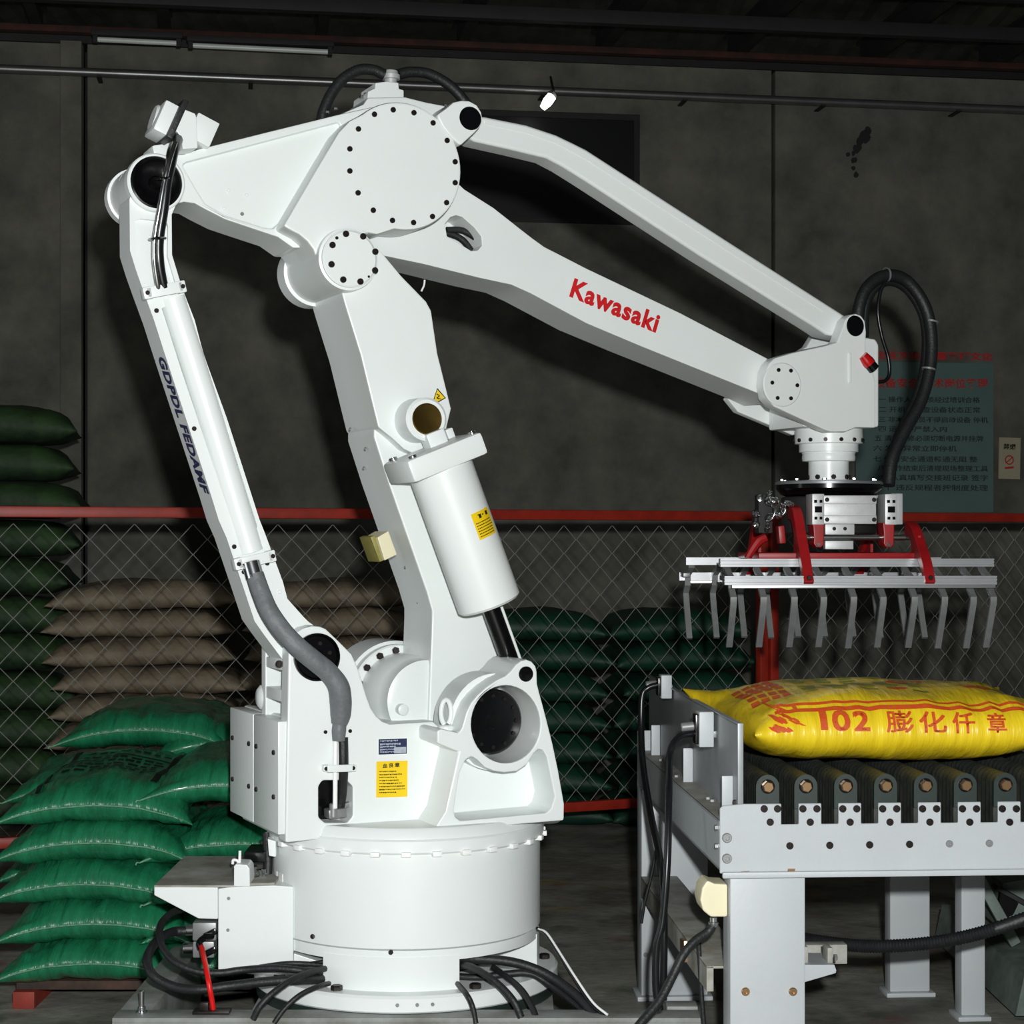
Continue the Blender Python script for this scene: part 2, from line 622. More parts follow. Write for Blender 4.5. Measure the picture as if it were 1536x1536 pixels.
# two unlit tube lights and one lit lamp
for (xa, ya, xb, yb, lab) in ((143, 59, 268, 65, 'short unlit fluorescent tube light, left of the longer tube under the roof'),
                              (286, 68, 495, 78, 'long unlit fluorescent tube light hanging at the roof edge above the robot')):
    t = thing('tube_light', lab, 'light', WF, 'unlit tube lights under the roof')
    a, b = WF.L(xa, ya, -.4), WF.L(xb, yb, -.4)
    obj('tube', cyl(a, b, .014, 12, .003), 'tube', t)
    obj('housing', box(a.x - .02, b.x + .02, -.425, -.375, max(a.z, b.z) + .018, max(a.z, b.z) + .05, .004), 'dark', t)
    for e in (a, b):
        obj('end_cap', box(e.x - .012, e.x + .012, -.415, -.385, e.z - .02, max(a.z, b.z) + .02), 'dark', t)
t = thing('wall_lamp', 'small bright lit lamp hanging tilted below the conduit', 'lamp', WF)
a, b = WF.L(814, 162, -.35), WF.L(828, 144, -.35)
obj('lens', tube([a, a.lerp(b, .5), b], [.018, .028, .026], 12, 4), 'lamp', t)
obj('shade', tube([a.lerp(b, .55) + Vector((.012, .02, .03)), b + Vector((.018, .02, .012))], .03, 12, 4), 'alu', t)
obj('hanger', cyl(b + Vector((.02, .02, .0)), b + Vector((.03, .22, .16)), .006, 8), 'dark', t)

# notice board, lettering above it, small notice
t = thing('notice_board', 'large pale green notice board with red heading and dark rows of writing', 'board', WF)
q = [(1284, 542), (1490, 545), (1490, 768), (1284, 768)]
obj('panel', patch_quad(WF, q, -.03, .028), 'board', t)
rows = [(574, 1312, 1482, 15, '设备安全 技术岗位管理', 'boardred', .02),
        (599, 1318, 1470, 9, '一 操作人员必须经过培训合格', 'boardink', .01),
        (614, 1318, 1470, 9, '二 开机前检查设备状态正常', 'boardink', .01),
        (629, 1318, 1482, 9, '三 非本岗人员不得启动设备 停机', 'boardink', .01),
        (643, 1318, 1420, 9, '四 运行中严禁入内', 'boardink', .01),
        (657, 1312, 1475, 9, '五 清扫检修必须切断电源并挂牌', 'boardink', .01),
        (672, 1310, 1435, 9, '六 发现异常立即停机', 'boardink', .01),
        (688, 1310, 1466, 9, '七 保持安全通道畅通无阻 整', 'boardink', .01),
        (702, 1316, 1482, 9, '八 工作结束后清理现场整理工具', 'boardink', .01),
        (716, 1318, 1482, 9, '九 认真填写交接班记录 签字', 'boardink', .01),
        (731, 1326, 1482, 9, '十 违反规程者按制度处理', 'boardink', .01)]
for y, xa, xb, h, s, m, bo in rows:
    text_px('printed_line', s, (xa, y + h / 2), (xb, y + h / 2 + 1), h, -.0312, m, t, WF, bold=bo)
t = tag(text_px('wall_lettering', '企业文化 质量管理文化', (1312, 538), (1489, 541), 12, -.006, 'boardred', None, WF, bold=.03), 'row of dark red characters on the wall above the notice board', 'lettering')
t.matrix_world = WF.M
t = thing('wall_notice', 'small cream no-smoking notice to the right of the notice board', 'notice', WF)
obj('sheet', patch_quad(WF, [(1499, 656), (1531, 657), (1530, 719), (1498, 718)], -.012, .01), 'notice', t)
text_px('printed_line', '禁烟', (1505, 674), (1523, 675), 9, -.0132, 'ink', t, WF, bold=.02)
c = WF.L(1514, 690, -.013)
obj('symbol', join(lathe(c, (0, -1, 0), [(0, .028), (.001, .028), (.001, .021), (0, .021)], 24, True), obox(c + Vector((0, -.0005, 0)), (1, 0, .8), (-.8, 0, 1), .05, .001, .006), obox(c + Vector((0, 0, -.045)), (1, 0, .1), (-.1, 0, 1), .055, .001, .012)), 'boardred', t)

# ------------------------------------------------------------------ chain-link fence with red frame
FN = Fr(0, 7.4, 23.6)
fence = thing('wire_fence', 'chain-link fence in a red painted steel frame across the hall', 'fence', FN)
xl, xr = -2.6, 3.4
zt = FN.at(420, 770, 0)[1]
zb = FN.at(890, 1208, 0)[1]
pa, pb = FN.at(1143, 900, 0)[0], FN.at(1159, 900, 0)[0]
for a, b in ((xl, pa), (pb, xr)):
    obj('rail', box(a, b, -.02, .02, zt - .02, zt + .02, .006), 'fencered', fence)
    obj('rail', box(a, b, -.018, .018, zb - .02, zb + .02, .006), 'fencered', fence)
for p in (pa, pb):
    obj('post', box(p - .02, p + .02, -.02, .02, .0, zt + .018, .006), 'fencered', fence)
obj('post', box(xl - .02, xl + .02, -.02, .02, 0, zt + .018, .006), 'fencered', fence)
obj('post', box(xr - .02, xr + .02, -.02, .02, 0, zt + .018, .006), 'fencered', fence)
def chain(x0, x1):
    p, q = .108, .112
    bm = bmesh.new()
    nw = int((x1 - x0) / (p / 2))
    nz = int((zt - zb) / (q / 2))
    for k in range(nw):
        prev = None
        for j in range(nz + 1):
            side = (j + k) % 2
            x = x0 + k * p / 2 + (p / 2 if side else 0)
            z = zb + j * q / 2 + .01
            y = .0035 if side else -.0035
            r = .0021
            ring = [bm.verts.new((x + dx, y + dy, z)) for dx, dy in ((-r, 0), (0, -r), (r, 0), (0, r))]
            if prev:
                for i in range(4):
                    bm.faces.new((prev[i], prev[(i + 1) % 4], ring[(i + 1) % 4], ring[i]))
            prev = ring
    return bm
obj('wire_mesh', chain(xl + .02, pa - .02), 'wire', fence, 60, kind='stuff')
obj('wire_mesh', chain(pb + .02, xr - .05), 'wire', fence, 60, kind='stuff')

# ------------------------------------------------------------------ sacks
def sack_bm(L, Wd, T, n=26, m=22, ax=3.2, ay=3.2, ear=.03, droop=.03, seed=0, flat=.7, wr=.006, pinch=.05, freq=9, topf=1):
    bm = bmesh.new()
    top, bot = [], []
    for lay, sg in ((top, 1), (bot, -1)):
        for i in range(n + 1):
            s = math.sin((-1 + 2 * i / n) * PI / 2)
            row = []
            for j in range(m + 1):
                t = math.sin((-1 + 2 * j / m) * PI / 2)
                e = max(0, (1 - abs(s) ** ax)) * max(0, (1 - abs(t) ** ay))
                h = T / 2 * math.sqrt(e)
                x = L / 2 * s * (1 - pinch * (1 - t * t))
                y = Wd / 2 * t * (1 - pinch * (1 - s * s))
                c = (abs(s) * abs(t)) ** 7
                x += math.copysign(ear * c, s)
                y += math.copysign(ear * c, t)
                z = h * (topf if sg > 0 else -flat)
                edge = max(abs(s), abs(t)) ** 3
                w = wr * (noise.noise(Vector((s * freq + seed * 7, t * 2.0, seed * 3 + sg))) * abs(t) ** 2 + noise.noise(Vector((s * 2, t * freq, seed * 5 + 9 + sg))) * abs(s) ** 2)
                w += wr * .9 * noise.noise(Vector((s * 2.2 + seed, t * 2.2, seed * 1.7)))
                z += w * (1 if sg > 0 else .5) * min(1, e * 3)
                z -= droop * (s * s * .8 + t * t * .35) + ear * .5 * c
                row.append(bm.verts.new((x, y, z)))
            lay.append(row)
    for lay in (top, bot):
        for i in range(n):
            for j in range(m):
                bm.faces.new((lay[i][j], lay[i + 1][j], lay[i + 1][j + 1], lay[i][j + 1]))
    bmesh.ops.remove_doubles(bm, verts=bm.verts, dist=.0015)
    bmesh.ops.recalc_face_normals(bm, faces=bm.faces)
    edge = [(v.co.copy()) for v in [top[i][0] for i in range(n + 1)] if v.is_valid]
    return bm, edge

def to_me(bm, m, name='sack', ang=180):
    me = bpy.data.meshes.new(name)
    bm.to_mesh(me)
    bm.free()
    return finish(me, M[m], ang)

GS = []
for k in range(4):
    bm, edge = sack_bm(.475, .72, .132, n=34, m=26, ax=4.6, ay=5, ear=.034, pinch=.03, droop=.036, seed=k + 1, wr=.022, flat=1.08, topf=.82, freq=13)
    bod = to_me(bm, 'sackgreen')
    seam = tube([v + Vector((0, -.002, 0)) for v in edge], .0028, 5, 1)
    sm = to_me(seam, 'seamgreen', 'stitched_seam')
    tails = (tube([edge[0], edge[0] + Vector((-.006, -.003, .001)), edge[0] + Vector((-.009, -.004, -.006))], .0026, 5, 2),
             tube([edge[-1], edge[-1] + Vector((.006, -.003, -.002)), edge[-1] + Vector((.009, -.004, -.008))], .0026, 5, 2))
    GS.append((bod, sm, [to_me(t_, 'seamgreen', 'tied_corner') for t_ in tails]))

def green_sack(px, py, Y, rz, k, label, tilt=(0, 0), sc=1):
    o = bpy.data.objects.new('green_sack', GS[k][0])
    COL.objects.link(o)
    p = W.L(px, py, Y)
    o.location = (p.x, Y + .40, p.z)
    o.rotation_euler = (math.radians(tilt[0]), math.radians(tilt[1]), math.radians(rz))
    o.scale = (sc, 1, 1)
    tag(o, label, 'sack', 'green sacks on the red pallet')
    put('stitched_seam', GS[k][1], o)
    for t_ in GS[k][2]:
        put('tied_corner', t_, o)
    return o

front = [(136, 1445, 0), (132, 1385, 1), (130, 1325, 2), (130, 1262, 3), (137, 1195, 0)]
ords = ['bottom green sack of the front left stack, lying on the red pallet', 'second green sack from the bottom of the front left stack',
        'middle green sack of the front left stack, third from the bottom', 'fourth green sack from the bottom of the front left stack, under the printed one',
        'topmost green sack of the front left stack with black printed bands on its upper face']
stack = []
for i, (px, py, k) in enumerate(front):
    stack.append(green_sack(px, py, 5.0, (-1, 1, -1.5, 1, 0)[i], k, ords[i], tilt=((0, 0, 0, 0, 3)[i], 0), sc=1.0))
right = [(362, 1446, 1), (362, 1386, 2), (362, 1326, 3), (364, 1264, 0), (350, 1176, 1)]
lab = ['bottom green sack of the right stack, hidden behind the cable box', 'second green sack of the right stack, behind the hose loop', 'third green sack of the right stack, just above the cable box lid',
       'fourth green sack of the right stack, beside the robot turret', 'topmost green sack of the right stack, glossy, its corner lying on its left neighbour']
for i, (px, py, k) in enumerate(right):
    green_sack(px, py, 5.05, (2, -1, 1, -2, 3)[i], k, lab[i], tilt=(0, 3 if i == 4 else 0))
back = [(110, 1296, 2, 'lower green sack of the back row, peeping out at the left edge of the pile'), (122, 1176, 3, 'green sack of the back row whose tied corner sticks out behind the printed sack'),
        (205, 1092, 1, 'dark green sack lying highest, at the back of the pile under the fence'), (345, 1110, 0, 'green sack at the back right of the pile with a raised lit edge')]
for px, py, k, lb in back:
    green_sack(px, py, 5.78, 4 if px != 205 else 1, k, lb)
# print on the topmost sack
root = stack[-1]
tree = BVHTree.FromPolygons([v.co for v in root.data.vertices], [p.vertices for p in root.data.polygons])
def drape(name, me, m, parent, tree, d=(0, 0, -1), off=.0015, cut=3, start=.5):
    bm = bmesh.new()
    bm.from_mesh(me)
    bpy.data.meshes.remove(me)
    bmesh.ops.triangulate(bm, faces=bm.faces)
    for _ in range(cut):
        long = [e for e in bm.edges if e.calc_length() > .012]
        if not long:
            break
        bmesh.ops.subdivide_edges(bm, edges=long, cuts=1)
        bmesh.ops.triangulate(bm, faces=[f for f in bm.faces if len(f.verts) > 3])
    d = Vector(d)
    kill = []
    for v in bm.verts:
        h = tree.ray_cast(v.co - d * start, d, 3)
        if h[0] is None:
            kill.append(v)
        else:
            v.co = h[0] - d * off + h[1] * .0008
    bmesh.ops.delete(bm, geom=kill, context='VERTS')
    return obj(name, bm, m, parent, 180)
def flat_quads(quads):
    me = bpy.data.meshes.new('q')
    vs, fs = [], []
    for q in quads:
        b = len(vs)
        vs += q
        fs.append(tuple(range(b, b + len(q))))
    me.from_pydata(vs, [], fs)
    return me
def rect(x0, x1, y0, y1, z=.3):
    return [(x0, y0, z), (x1, y0, z), (x1, y1, z), (x0, y1, z)]
drape('printed_band', flat_quads([rect(.135, .152, -.28, .30), rect(-.185, -.17, -.28, .30), rect(-.17, .135, .02, .03)]), 'sackprint', root, tree, cut=6)
rnd = random.Random(5)
qs = []
for y in (-.16, -.12, -.08, -.04, -.01, .07, .12, .17):
    x = -.14
    while x < .11:
        w = rnd.uniform(.012, .03)
        qs.append(rect(x, x + w, y, y + rnd.uniform(.012, .022)))
        x += w + rnd.uniform(.004, .014)
po = drape('printed_text', flat_quads(qs), 'sackprint', root, tree, cut=4)
po['kind'] = 'stuff'

# red pallet below the green sacks
pal = thing('pallet', 'low dirty timber pallet with red painted bearers under the green sacks', 'pallet')
zp = stack[0].location.z - .075
for k in range(7):
    obj('deck_board', box(-1.36, -.36, 5.12 + k * .22, 5.27 + k * .22, zp - .025, zp, .003), 'timber', pal)
for x in (-1.335, -.92, -.45):
    obj('bearer', box(x - .03, x + .03, 5.1, 6.58, .0, zp - .026, .003), 'wood', pal)

# sacks behind the fence: shared low-cost mesh, one object each
def far_sack_mesh(L, Wd, T, m, seed):
    bm, _ = sack_bm(L, Wd, T, n=16, m=12, ax=5, ay=5, ear=.02, pinch=.02, droop=.02, seed=seed, wr=.02, flat=.85)
    return to_me(bm, m)
BG = [far_sack_mesh(.79, .5, .128, 'beige', k) for k in (11, 12)]
DG = [far_sack_mesh(.62, .5, .145, 'dkgreen', k) for k in (21, 22)]
LG = [far_sack_mesh(.74, .5, .18, 'leafgreen', k) for k in (31, 32)]
B8 = Fr(0, 8.5, 8.5)
nums = ['lowest', 'second from the floor', 'third from the floor', 'fourth from the floor', 'fifth from the floor', 'sixth from the floor', 'seventh from the floor', 'eighth from the floor', 'ninth from the floor', 'tenth from the floor', 'eleventh from the floor']
def pile(name, meshes, cx, layers, h, dx, ncol, what, cols, grp, y=0.0, z0=.065):
    for c in range(ncol):
        for k in range(layers[c]):
            o = bpy.data.objects.new(name, meshes[(k + c) % 2])
            COL.objects.link(o)
            p = B8.M @ Vector((cx + c * dx + random.uniform(-.03, .03), y + random.uniform(-.03, .03), z0 + k * h))
            o.location = p
            o.rotation_euler = (0, random.uniform(-.02, .02), math.radians(8.5 + random.uniform(-3, 3)))
            top = 'topmost' if k == layers[c] - 1 else nums[k]
            tag(o, '%s, %s, in the %s behind the fence' % (what, top, cols[c]), 'sack', grp)
x0 = B8.at(75, 900, 0)[0] + .42
pile('beige_sack', BG, x0, [9, 9], .122, .81, 2, 'beige sack', ['left beige stack', 'right beige stack'], 'beige sacks behind the fence')
x1 = B8.at(800, 950, 0)[0]
pile('dark_green_sack', DG, x1, [7, 7], .138, .66, 2, 'dark green sack', ['stack nearest the robot', 'stack behind the gripper'], 'dark green sacks behind the fence')
x2 = B8.at(-15, 900, .2)[0]
pile('mottled_green_sack', LG, x2, [11], .172, .7, 1, 'mottled green sack', ['tall left stack'], 'tall stack of green sacks', y=.4, z0=.085)


# ------------------------------------------------------------------ the robot
rob = thing('palletizing_robot', 'large white jointed palletizing robot arm on a round base in the middle of the hall', 'robot', RB)
def up_to_local(p):
    return RB.Mi @ Vector(p)

# base flange, barrel and its legs (axis at the robot's origin)
obj('floor_plate', lathe((0, 0, .165), (0, 0, 1), [(0, .372), (.026, .376), (.026, .30)], 72), 'darkgreen', rob)
fl_ = obj('base_flange', lathe((0, 0, .191), (0, 0, 1), [(0, .374), (.004, .378), (.034, .378), (.040, .372), (.041, .2)], 72), 'white', rob)
def arcblock(r0, r1, a0, a1, z0, z1, n=12):
    bm = bmesh.new()
    g = []
    for i in range(n + 1):
        a = math.radians(a0 + (a1 - a0) * i / n)
        g.append([bm.verts.new((r * math.cos(a), r * math.sin(a), z)) for r, z in ((r0, z0), (r1, z0), (r1, z1), (r0, z1))])
    for i in range(n):
        for k in range(4):
            bm.faces.new((g[i][k], g[i][(k + 1) % 4], g[i + 1][(k + 1) % 4], g[i + 1][k]))
    bm.faces.new(g[0][::-1])
    bm.faces.new(g[-1])
    bmesh.ops.recalc_face_normals(bm, faces=bm.faces)
    return bm
FRONT = -90 - 24 + 3            # local angle that faces the camera
barrel = obj('base_barrel', lathe((0, 0, .325), (0, 0, 1), [(0, .20), (0, .325), (.006, .334), (.20, .334), (.225, .334), (.229, .330), (.229, .2)], 80), 'white', rob)
obj('base_skirt', arcblock(.22, .330, FRONT - 75, FRONT + 75, .300, .326, 30), 'white', rob)
for a, w in ((FRONT - 7, 29), (FRONT + 88, 13), (FRONT - 95, 14), (FRONT + 175, 20)):
    obj('base_leg', arcblock(.20, .332, a - w, a + w, .23, .31), 'white', rob)
obj('base_core', cyl((0, 0, .23), (0, 0, .33), .19, 40), 'dark', rob)
obj('slew_ring', lathe((0, 0, .551), (0, 0, 1), [(0, .30), (0, .340), (.004, .343), (.030, .343), (.034, .339), (.034, .2)], 80), 'white', rob)
for k in range(30):
    a = math.radians(FRONT + (k - 15) * 12)
    p = Vector((.342 * math.cos(a), .342 * math.sin(a), .552))
    obj('ring_lug', obox(p, (-math.sin(a), math.cos(a), 0), (0, 0, 1), .022, .018, .012, .002), 'white2', rob)
for px in (410, 1280):
    pass
for px, py in ((434, 1413), (587, 1427)):
    a = RB.Mi @ W.L(px, py, 4.345)
    d = Vector((a.x, a.y, 0)).normalized()
    bolt3(Vector((d.x * .334, d.y * .334, a.z)), d, .006, rob)
for a in (-62, -28, 28, 58, 90, -95):
    g = math.radians(FRONT + a)
    bolt3(Vector((.345 * math.cos(g), .345 * math.sin(g), .231)), (0, 0, 1), .014, rob, name='anchor_nut')
for px in (596, 626, 650):
    a = RB.Mi @ W.L(px, 1513, 4.29)
    d = Vector((a.x, a.y, 0)).normalized()
    bolt3(Vector((d.x * .378, d.y * .378, .212)), d, .0045, rob, 'steel')
for a0, a1 in ((FRONT - 72.5, FRONT - 70), (FRONT - 67.5, FRONT - 63)):
    obj('sticker', arcblock(.333, .3352, a0, a1, .40, .475, 4), 'white2', rob)

obj('turret_collar', lathe((0, 0, .584), (0, 0, 1), [(0, .30), (0, .337), (.022, .330), (.026, .325), (.026, .2)], 80), 'white', rob)
# turret: body, near plate with its ear, far ear plate
turret = solid('turret_body', [(431, 1076), (560, 1087), (585, 1088), (660, 1085), (825, 1100), (846, 1229), (838, 1236), (428, 1262)], -.13, .25, 'white', rob, bev=.01)
ear_arc = [(433, 975), (437, 960), (444, 949), (455, 942), (468, 938.5), (480, 939.5), (489, 943), (509, 962), (528, 981), (537, 1001), (544, 1023), (551, 1046), (557, 1062), (565, 1074), (574, 1082), (585, 1086)]
plate_pts = ear_arc + [(650, 1082), (660, 1090), (690, 1160), (690, 1243), (500, 1257), (428, 1264.5)]
win_cut = [(478.5, 1180), (484, 1171), (520, 1171), (529, 1180), (529, 1224), (521, 1234), (488, 1234), (478.5, 1226)]
solid('turret_side_plate', plate_pts, -.18, -.125, 'white', rob, bev=.006, cuts=[(win_cut, .052, .012)])
obj('cable_opening', box(*[v for v in (RB.at(479, 1200, -.18)[0], RB.at(528.5, 1200, -.18)[0])], -.1315, -.128, RB.at(500, 1233, -.18)[1], RB.at(500, 1172, -.18)[1]), 'black', rob)
ear_loc = loc2([(433, 1092)] + ear_arc[:-1] + [(578, 1092)], -.18, RB)
solid('far_ear_plate', ear_loc, .01, .045, 'white', rob, bev=.004, local=True)
xl_, zl_ = RB.at(433, 1000, -.18)
for z0, z1 in ((1112, 1101), (1056, 1038), (1008, 992)):
    za, zb_ = RB.at(433, z0, -.18)[1], RB.at(433, z1, -.18)[1]
    obj('ear_web', box(xl_ + .002, xl_ + .05, -.126, .012, min(za, zb_), max(za, zb_), .002), 'white', rob)
obj('ear_web', box(xl_ + .06, xl_ + .2, -.126, .012, RB.at(433, 1092, -.18)[1], RB.at(433, 1030, -.18)[1], .004), 'white', rob)
# black pivot cap in the ear
c = RB.L(474.5, 985.5, -.18)
rr = RB.r(474, 985, -.18, 36)
cap = obj('pivot_cap', lathe(c + Vector((0, .004, 0)), (0, -1, 0), [(0, rr), (.012, rr), (.014, rr * .93), (.0065, rr * .86), (.0065, rr * .3), (.009, rr * .26), (.009, .001)], 44), 'black', rob)
for k in range(6):
    g = k * PI / 3 + .3
    bolt3(c + Vector((rr * .58 * math.cos(g), -.0025, rr * .58 * math.sin(g))), (0, -1, 0), .006, cap, 'bolt')
# side cover of two panels on the left
xs = RB.at(428.5, 1150, -.18)[0]
zt_, zb2 = RB.at(431, 1076, -.18)[1], RB.at(428.5, 1262, -.18)[1]
for y0, y1 in ((-.172, .033), (.037, .245)):
    cv = obj('side_cover', box(xs - .016, xs + .03, y0, y1, zb2 + .015, zt_ - .01, .003), 'white', rob)
    for yy in (y0 + .03, y1 - .03):
        for zz in (zb2 + .10, zt_ - .085):
            bolt3(Vector((xs - .016, yy, zz)), (-1, 0, 0), .006, cv, 'bolt')
obj('side_button', lathe(RB.L(399, 1046, .05) + Vector((0.0, 0.005, 0)), (-1, 0, 0), [(0, .03), (.012, .03), (.02, .02), (.022, .001)], 24), 'white', rob)

# raised right bracket with the counterweight pivot
br = [(656, 1096), (662, 1093), (688, 1099), (693, 1092), (696, 1082), (700, 1068), (707, 1054), (716, 1043), (729, 1031), (745, 1020), (758, 1014), (766, 1007), (774, 997), (782, 991), (790, 989), (798, 992), (804, 999), (806, 1008), (806.5, 1026), (810, 1040), (815, 1058), (821, 1081), (830, 1117), (838, 1155), (844.5, 1192), (847, 1206), (846.5, 1231), (764, 1238), (690, 1244), (650, 1246), (668, 1218), (688, 1128), (656, 1115)]
hole = arc(759, 1086.5, 51.5, 58, 0, 360, 40)[:-1]
pocket = [(690, 1160), (699, 1140), (708, 1135), (716, 1140), (727, 1151), (741, 1157), (757, 1159), (776, 1157), (791, 1147), (801, 1131), (808, 1124), (815, 1126), (820, 1136), (826, 1165), (832, 1195), (827, 1212), (820, 1219), (691, 1231), (684, 1226), (681.5, 1216)]
brk = solid('pivot_bracket', br, -.30, -.1255, 'white', rob, bev=.006, cuts=[(hole, .16, 0), (pocket, .115, .0)])
# rounded wall behind the hole
c = RB.L(759, 1086.5, -.30)
obj('bracket_ring', lathe((c.x, -.235, c.z), (0, 1, 0), [(0, .099), (0, .1175), (.105, .1175), (.105, .099)], 48, True), 'white', rob)
cap = obj('pivot_cap', lathe((c.x, -.215, c.z), (0, -1, 0), [(-.05, .079), (.0, .079), (.006, .074), (.006, .02), (.010, .016), (.010, .001)], 44), 'black', rob)
for k in range(12):
    g = k * PI / 6
    bolt3(Vector((c.x + .062 * math.cos(g), -.2205, c.z + .062 * math.sin(g))), (0, -1, 0), .0055, cap, 'bolt')
c2 = RB.L(788.5, 1011, -.30)
obj('pin_cap', lathe(c2 + Vector((0, .003, 0)), (0, -1, 0), [(0, .0185), (.006, .0185), (.010, .014), (.011, .001)], 28), 'black', rob)
# lifting eye
e = RB.L(669, 1076, -.24)
bm = bmesh.new()
eye = tube([e + Vector((.016 * math.cos(k * PI / 8) * .8, 0, .030 * math.sin(k * PI / 8) + .012)) for k in range(-3, 12)], .0062, 10, 3)
obj('lifting_eye', join(eye, lathe(e + Vector((0, 0, -.03)), (0, 0, 1), [(0, .018), (.008, .02), (.012, .016)], 20)), 'white', rob, 60)
# labels on the turret
q = [(568, 1109), (610.5, 1107.5), (610.5, 1130.5), (568, 1132)]
lb = obj('nameplate', patch_quad(RB, [(567, 1108), (611.5, 1106.5), (611.5, 1131.5), (567, 1133)], -.1812, .001), 'white2', rob)
obj('plate_face', patch_quad(RB, q, -.1816, .0006), 'plate', lb)
po = obj('plate_print', join(print_lines(RB, q, -.1820, [(.08, .18), (.28, .42), (.46, .58), (.64, .74), (.80, .90)], 4, .0005, .05, .95), patch_quad(RB, [lerp2(q, .55, .55), lerp2(q, .97, .55), lerp2(q, .97, .95), lerp2(q, .55, .95)], -.1819, .0004)), 'plateink', lb)
po['kind'] = 'stuff'
q = [(565, 1142.5), (611.5, 1141), (611, 1195), (564.5, 1196.5)]
lb = obj('warning_label', patch_quad(RB, q, -.1815, .0015), 'yellow', rob)
po = obj('label_print', print_lines(RB, q, -.1819, [(.27 + .083 * k, .305 + .083 * k) for k in range(8)], 8, .0005, .09, .93), 'ink', lb)
po['kind'] = 'stuff'
text_px('label_heading', '血 良 章', lerp2(q, .2, .19), lerp2(q, .74, .17), 7, -.1819, 'ink', lb, bold=.02)
fr_ = [lerp2(q, u, v) for u, v in ((.01, .01), (.99, .01), (.99, .025), (.01, .025))]
# conduit, clamp and fittings in the cable opening
obj('cable_gland', join(obox(RB.L(503, 1219, -.16), (1, 0, .05), (0, 0, 1), .045, .04, .022, .004), cyl(RB.L(500, 1226, -.175), RB.L(500, 1205, -.175), .010, 16, .002), obox(RB.L(517, 1208, -.15), (1, 0, .25), (-.25, 0, 1), .028, .016, .012, .003)), 'steel', rob)
obj('white_conduit', tube([RB.L(503.5, 1110, -.195), RB.L(503, 1150, -.195), RB.L(502.5, 1212, -.185)], .0055, 10, 6), 'white2', rob)
obj('black_cable', tube([RB.L(515, 1106, -.19), RB.L(515.5, 1150, -.193), RB.L(513, 1190, -.165), RB.L(508, 1222, -.15)], .0115, 10, 6), 'rubber', rob)
cl = obj('cable_clamp', join(obox(RB.L(510, 1152.5, -.209), (1, 0, -.02), (0, 0, 1), .062, .006, .017, .002), obox(RB.L(489, 1152, -.190), (1, 0, 0), (0, 0, 1), .016, .02, .015, .003), obox(RB.L(529, 1152, -.190), (1, 0, 0), (0, 0, 1), .016, .02, .015, .003)), 'white', rob)
bolt(489.5, 1153, -.2005, .005, cl)
bolt(529.5, 1152, -.2005, .005, cl)
bolt(488, 1098, -.18, .0045, rob)
bolt(525, 1096.5, -.18, .0045, rob)

# shoulder gearbox behind the arm
c = RB.L(642, 1052, -.03)
hub = obj('shoulder_gearbox', lathe((c.x, .172, c.z), (0, 1, 0), [(0, .10), (0, .128), (.004, .132), (.03, .132), (.034, .140), (.17, .140), (.176, .13)], 56), 'white', rob)
for k in range(16):
    g = k * PI / 8 + .1
    bolt3(Vector((c.x + .117 * math.cos(g), .172, c.z + .117 * math.sin(g))), (0, -1, 0), .0098, hub)
obj('arm_hub', lathe((c.x, -.02, c.z), (0, 1, 0), [(0, .085), (.006, .102), (.06, .106), (.066, .11), (.19, .11)], 52), 'white', rob)
obj('hub_cover', lathe((RB.at(607, 1065, -.05)[0], -.045, RB.at(607, 1065, -.05)[1]), (0, 1, 0), [(0, .010), (.002, .014), (.04, .014)], 20), 'white', rob)

# lower arm
lower = [(561, 640), (561, 656), (582, 722), (605, 788), (640, 888), (648, 916), (648, 930), (643, 1081), (641, 1120), (752, 1120), (758, 1076), (757, 1010), (751, 985), (735, 930), (700, 800), (673, 650), (668, 640)]
solid('lower_arm', lower, -.03, .172, 'white', rob, bev=.007, rad=.01)
pad = [(506, 415), (518, 458), (541, 532), (556, 594), (567.5, 641), (590, 659), (606, 674), (640, 690), (668, 664), (671, 640), (677.5, 613), (667, 570), (657, 530), (647.5, 466), (640, 452), (603, 414), (570, 374), (520, 360)]
arm_pad = solid('upper_arm_casting', pad, -.07, .172, 'white', rob, bev=.006)
cov = [(506, 596), (516, 606), (524, 622), (530, 650), (534, 672)]
for px, py in ((514, 611), (539, 637), (534, 667), (588, 843), (611, 905)):
    t_ = RB.L(px, py, .07)
for z_, y_ in ((640, .1), (672, .04), (700, .1), (852, .06), (905, .06)):
    # small rivets on the rear face of the arm
    pa_ = RB.L(558 + (z_ - 656) * (.348 if z_ < 790 else .36), z_, -.03)
    bolt3(Vector((pa_.x - .001, y_, pa_.z)), (-1, 0, .3), .005, rob, 'steel', False, 'rivet')
# cream sensor block on the arm edge
blk = solid('cream_block', [(566, 806), (583, 796), (596, 832), (577, 841)], -.035, .06, 'cream', rob, bev=.003)
obj('tape', obox(RB.L(566, 823, .0) + Vector((-.008, .02, 0)), (.93, 0, .36), (-.36, 0, .93), .012, .085, .066, .002), 'olive', blk)
# triangular warning sign
q = [(656, 582), (669, 597), (657, 604), (650, 600)]
lb = obj('warning_triangle', patch_quad(RB, q, -.0712, .0012), 'ink', rob)
obj('triangle_face', patch_quad(RB, [(656, 584.5), (667, 596.5), (657, 602), (651.6, 599)], -.0716, .0006), 'yellow', lb)
obj('triangle_symbol', tube([RB.L(655, 591, -.0718), RB.L(659, 594, -.0718), RB.L(655.5, 597, -.0718), RB.L(661, 598.5, -.0718)], .0014, 6, 4), 'ink', lb)

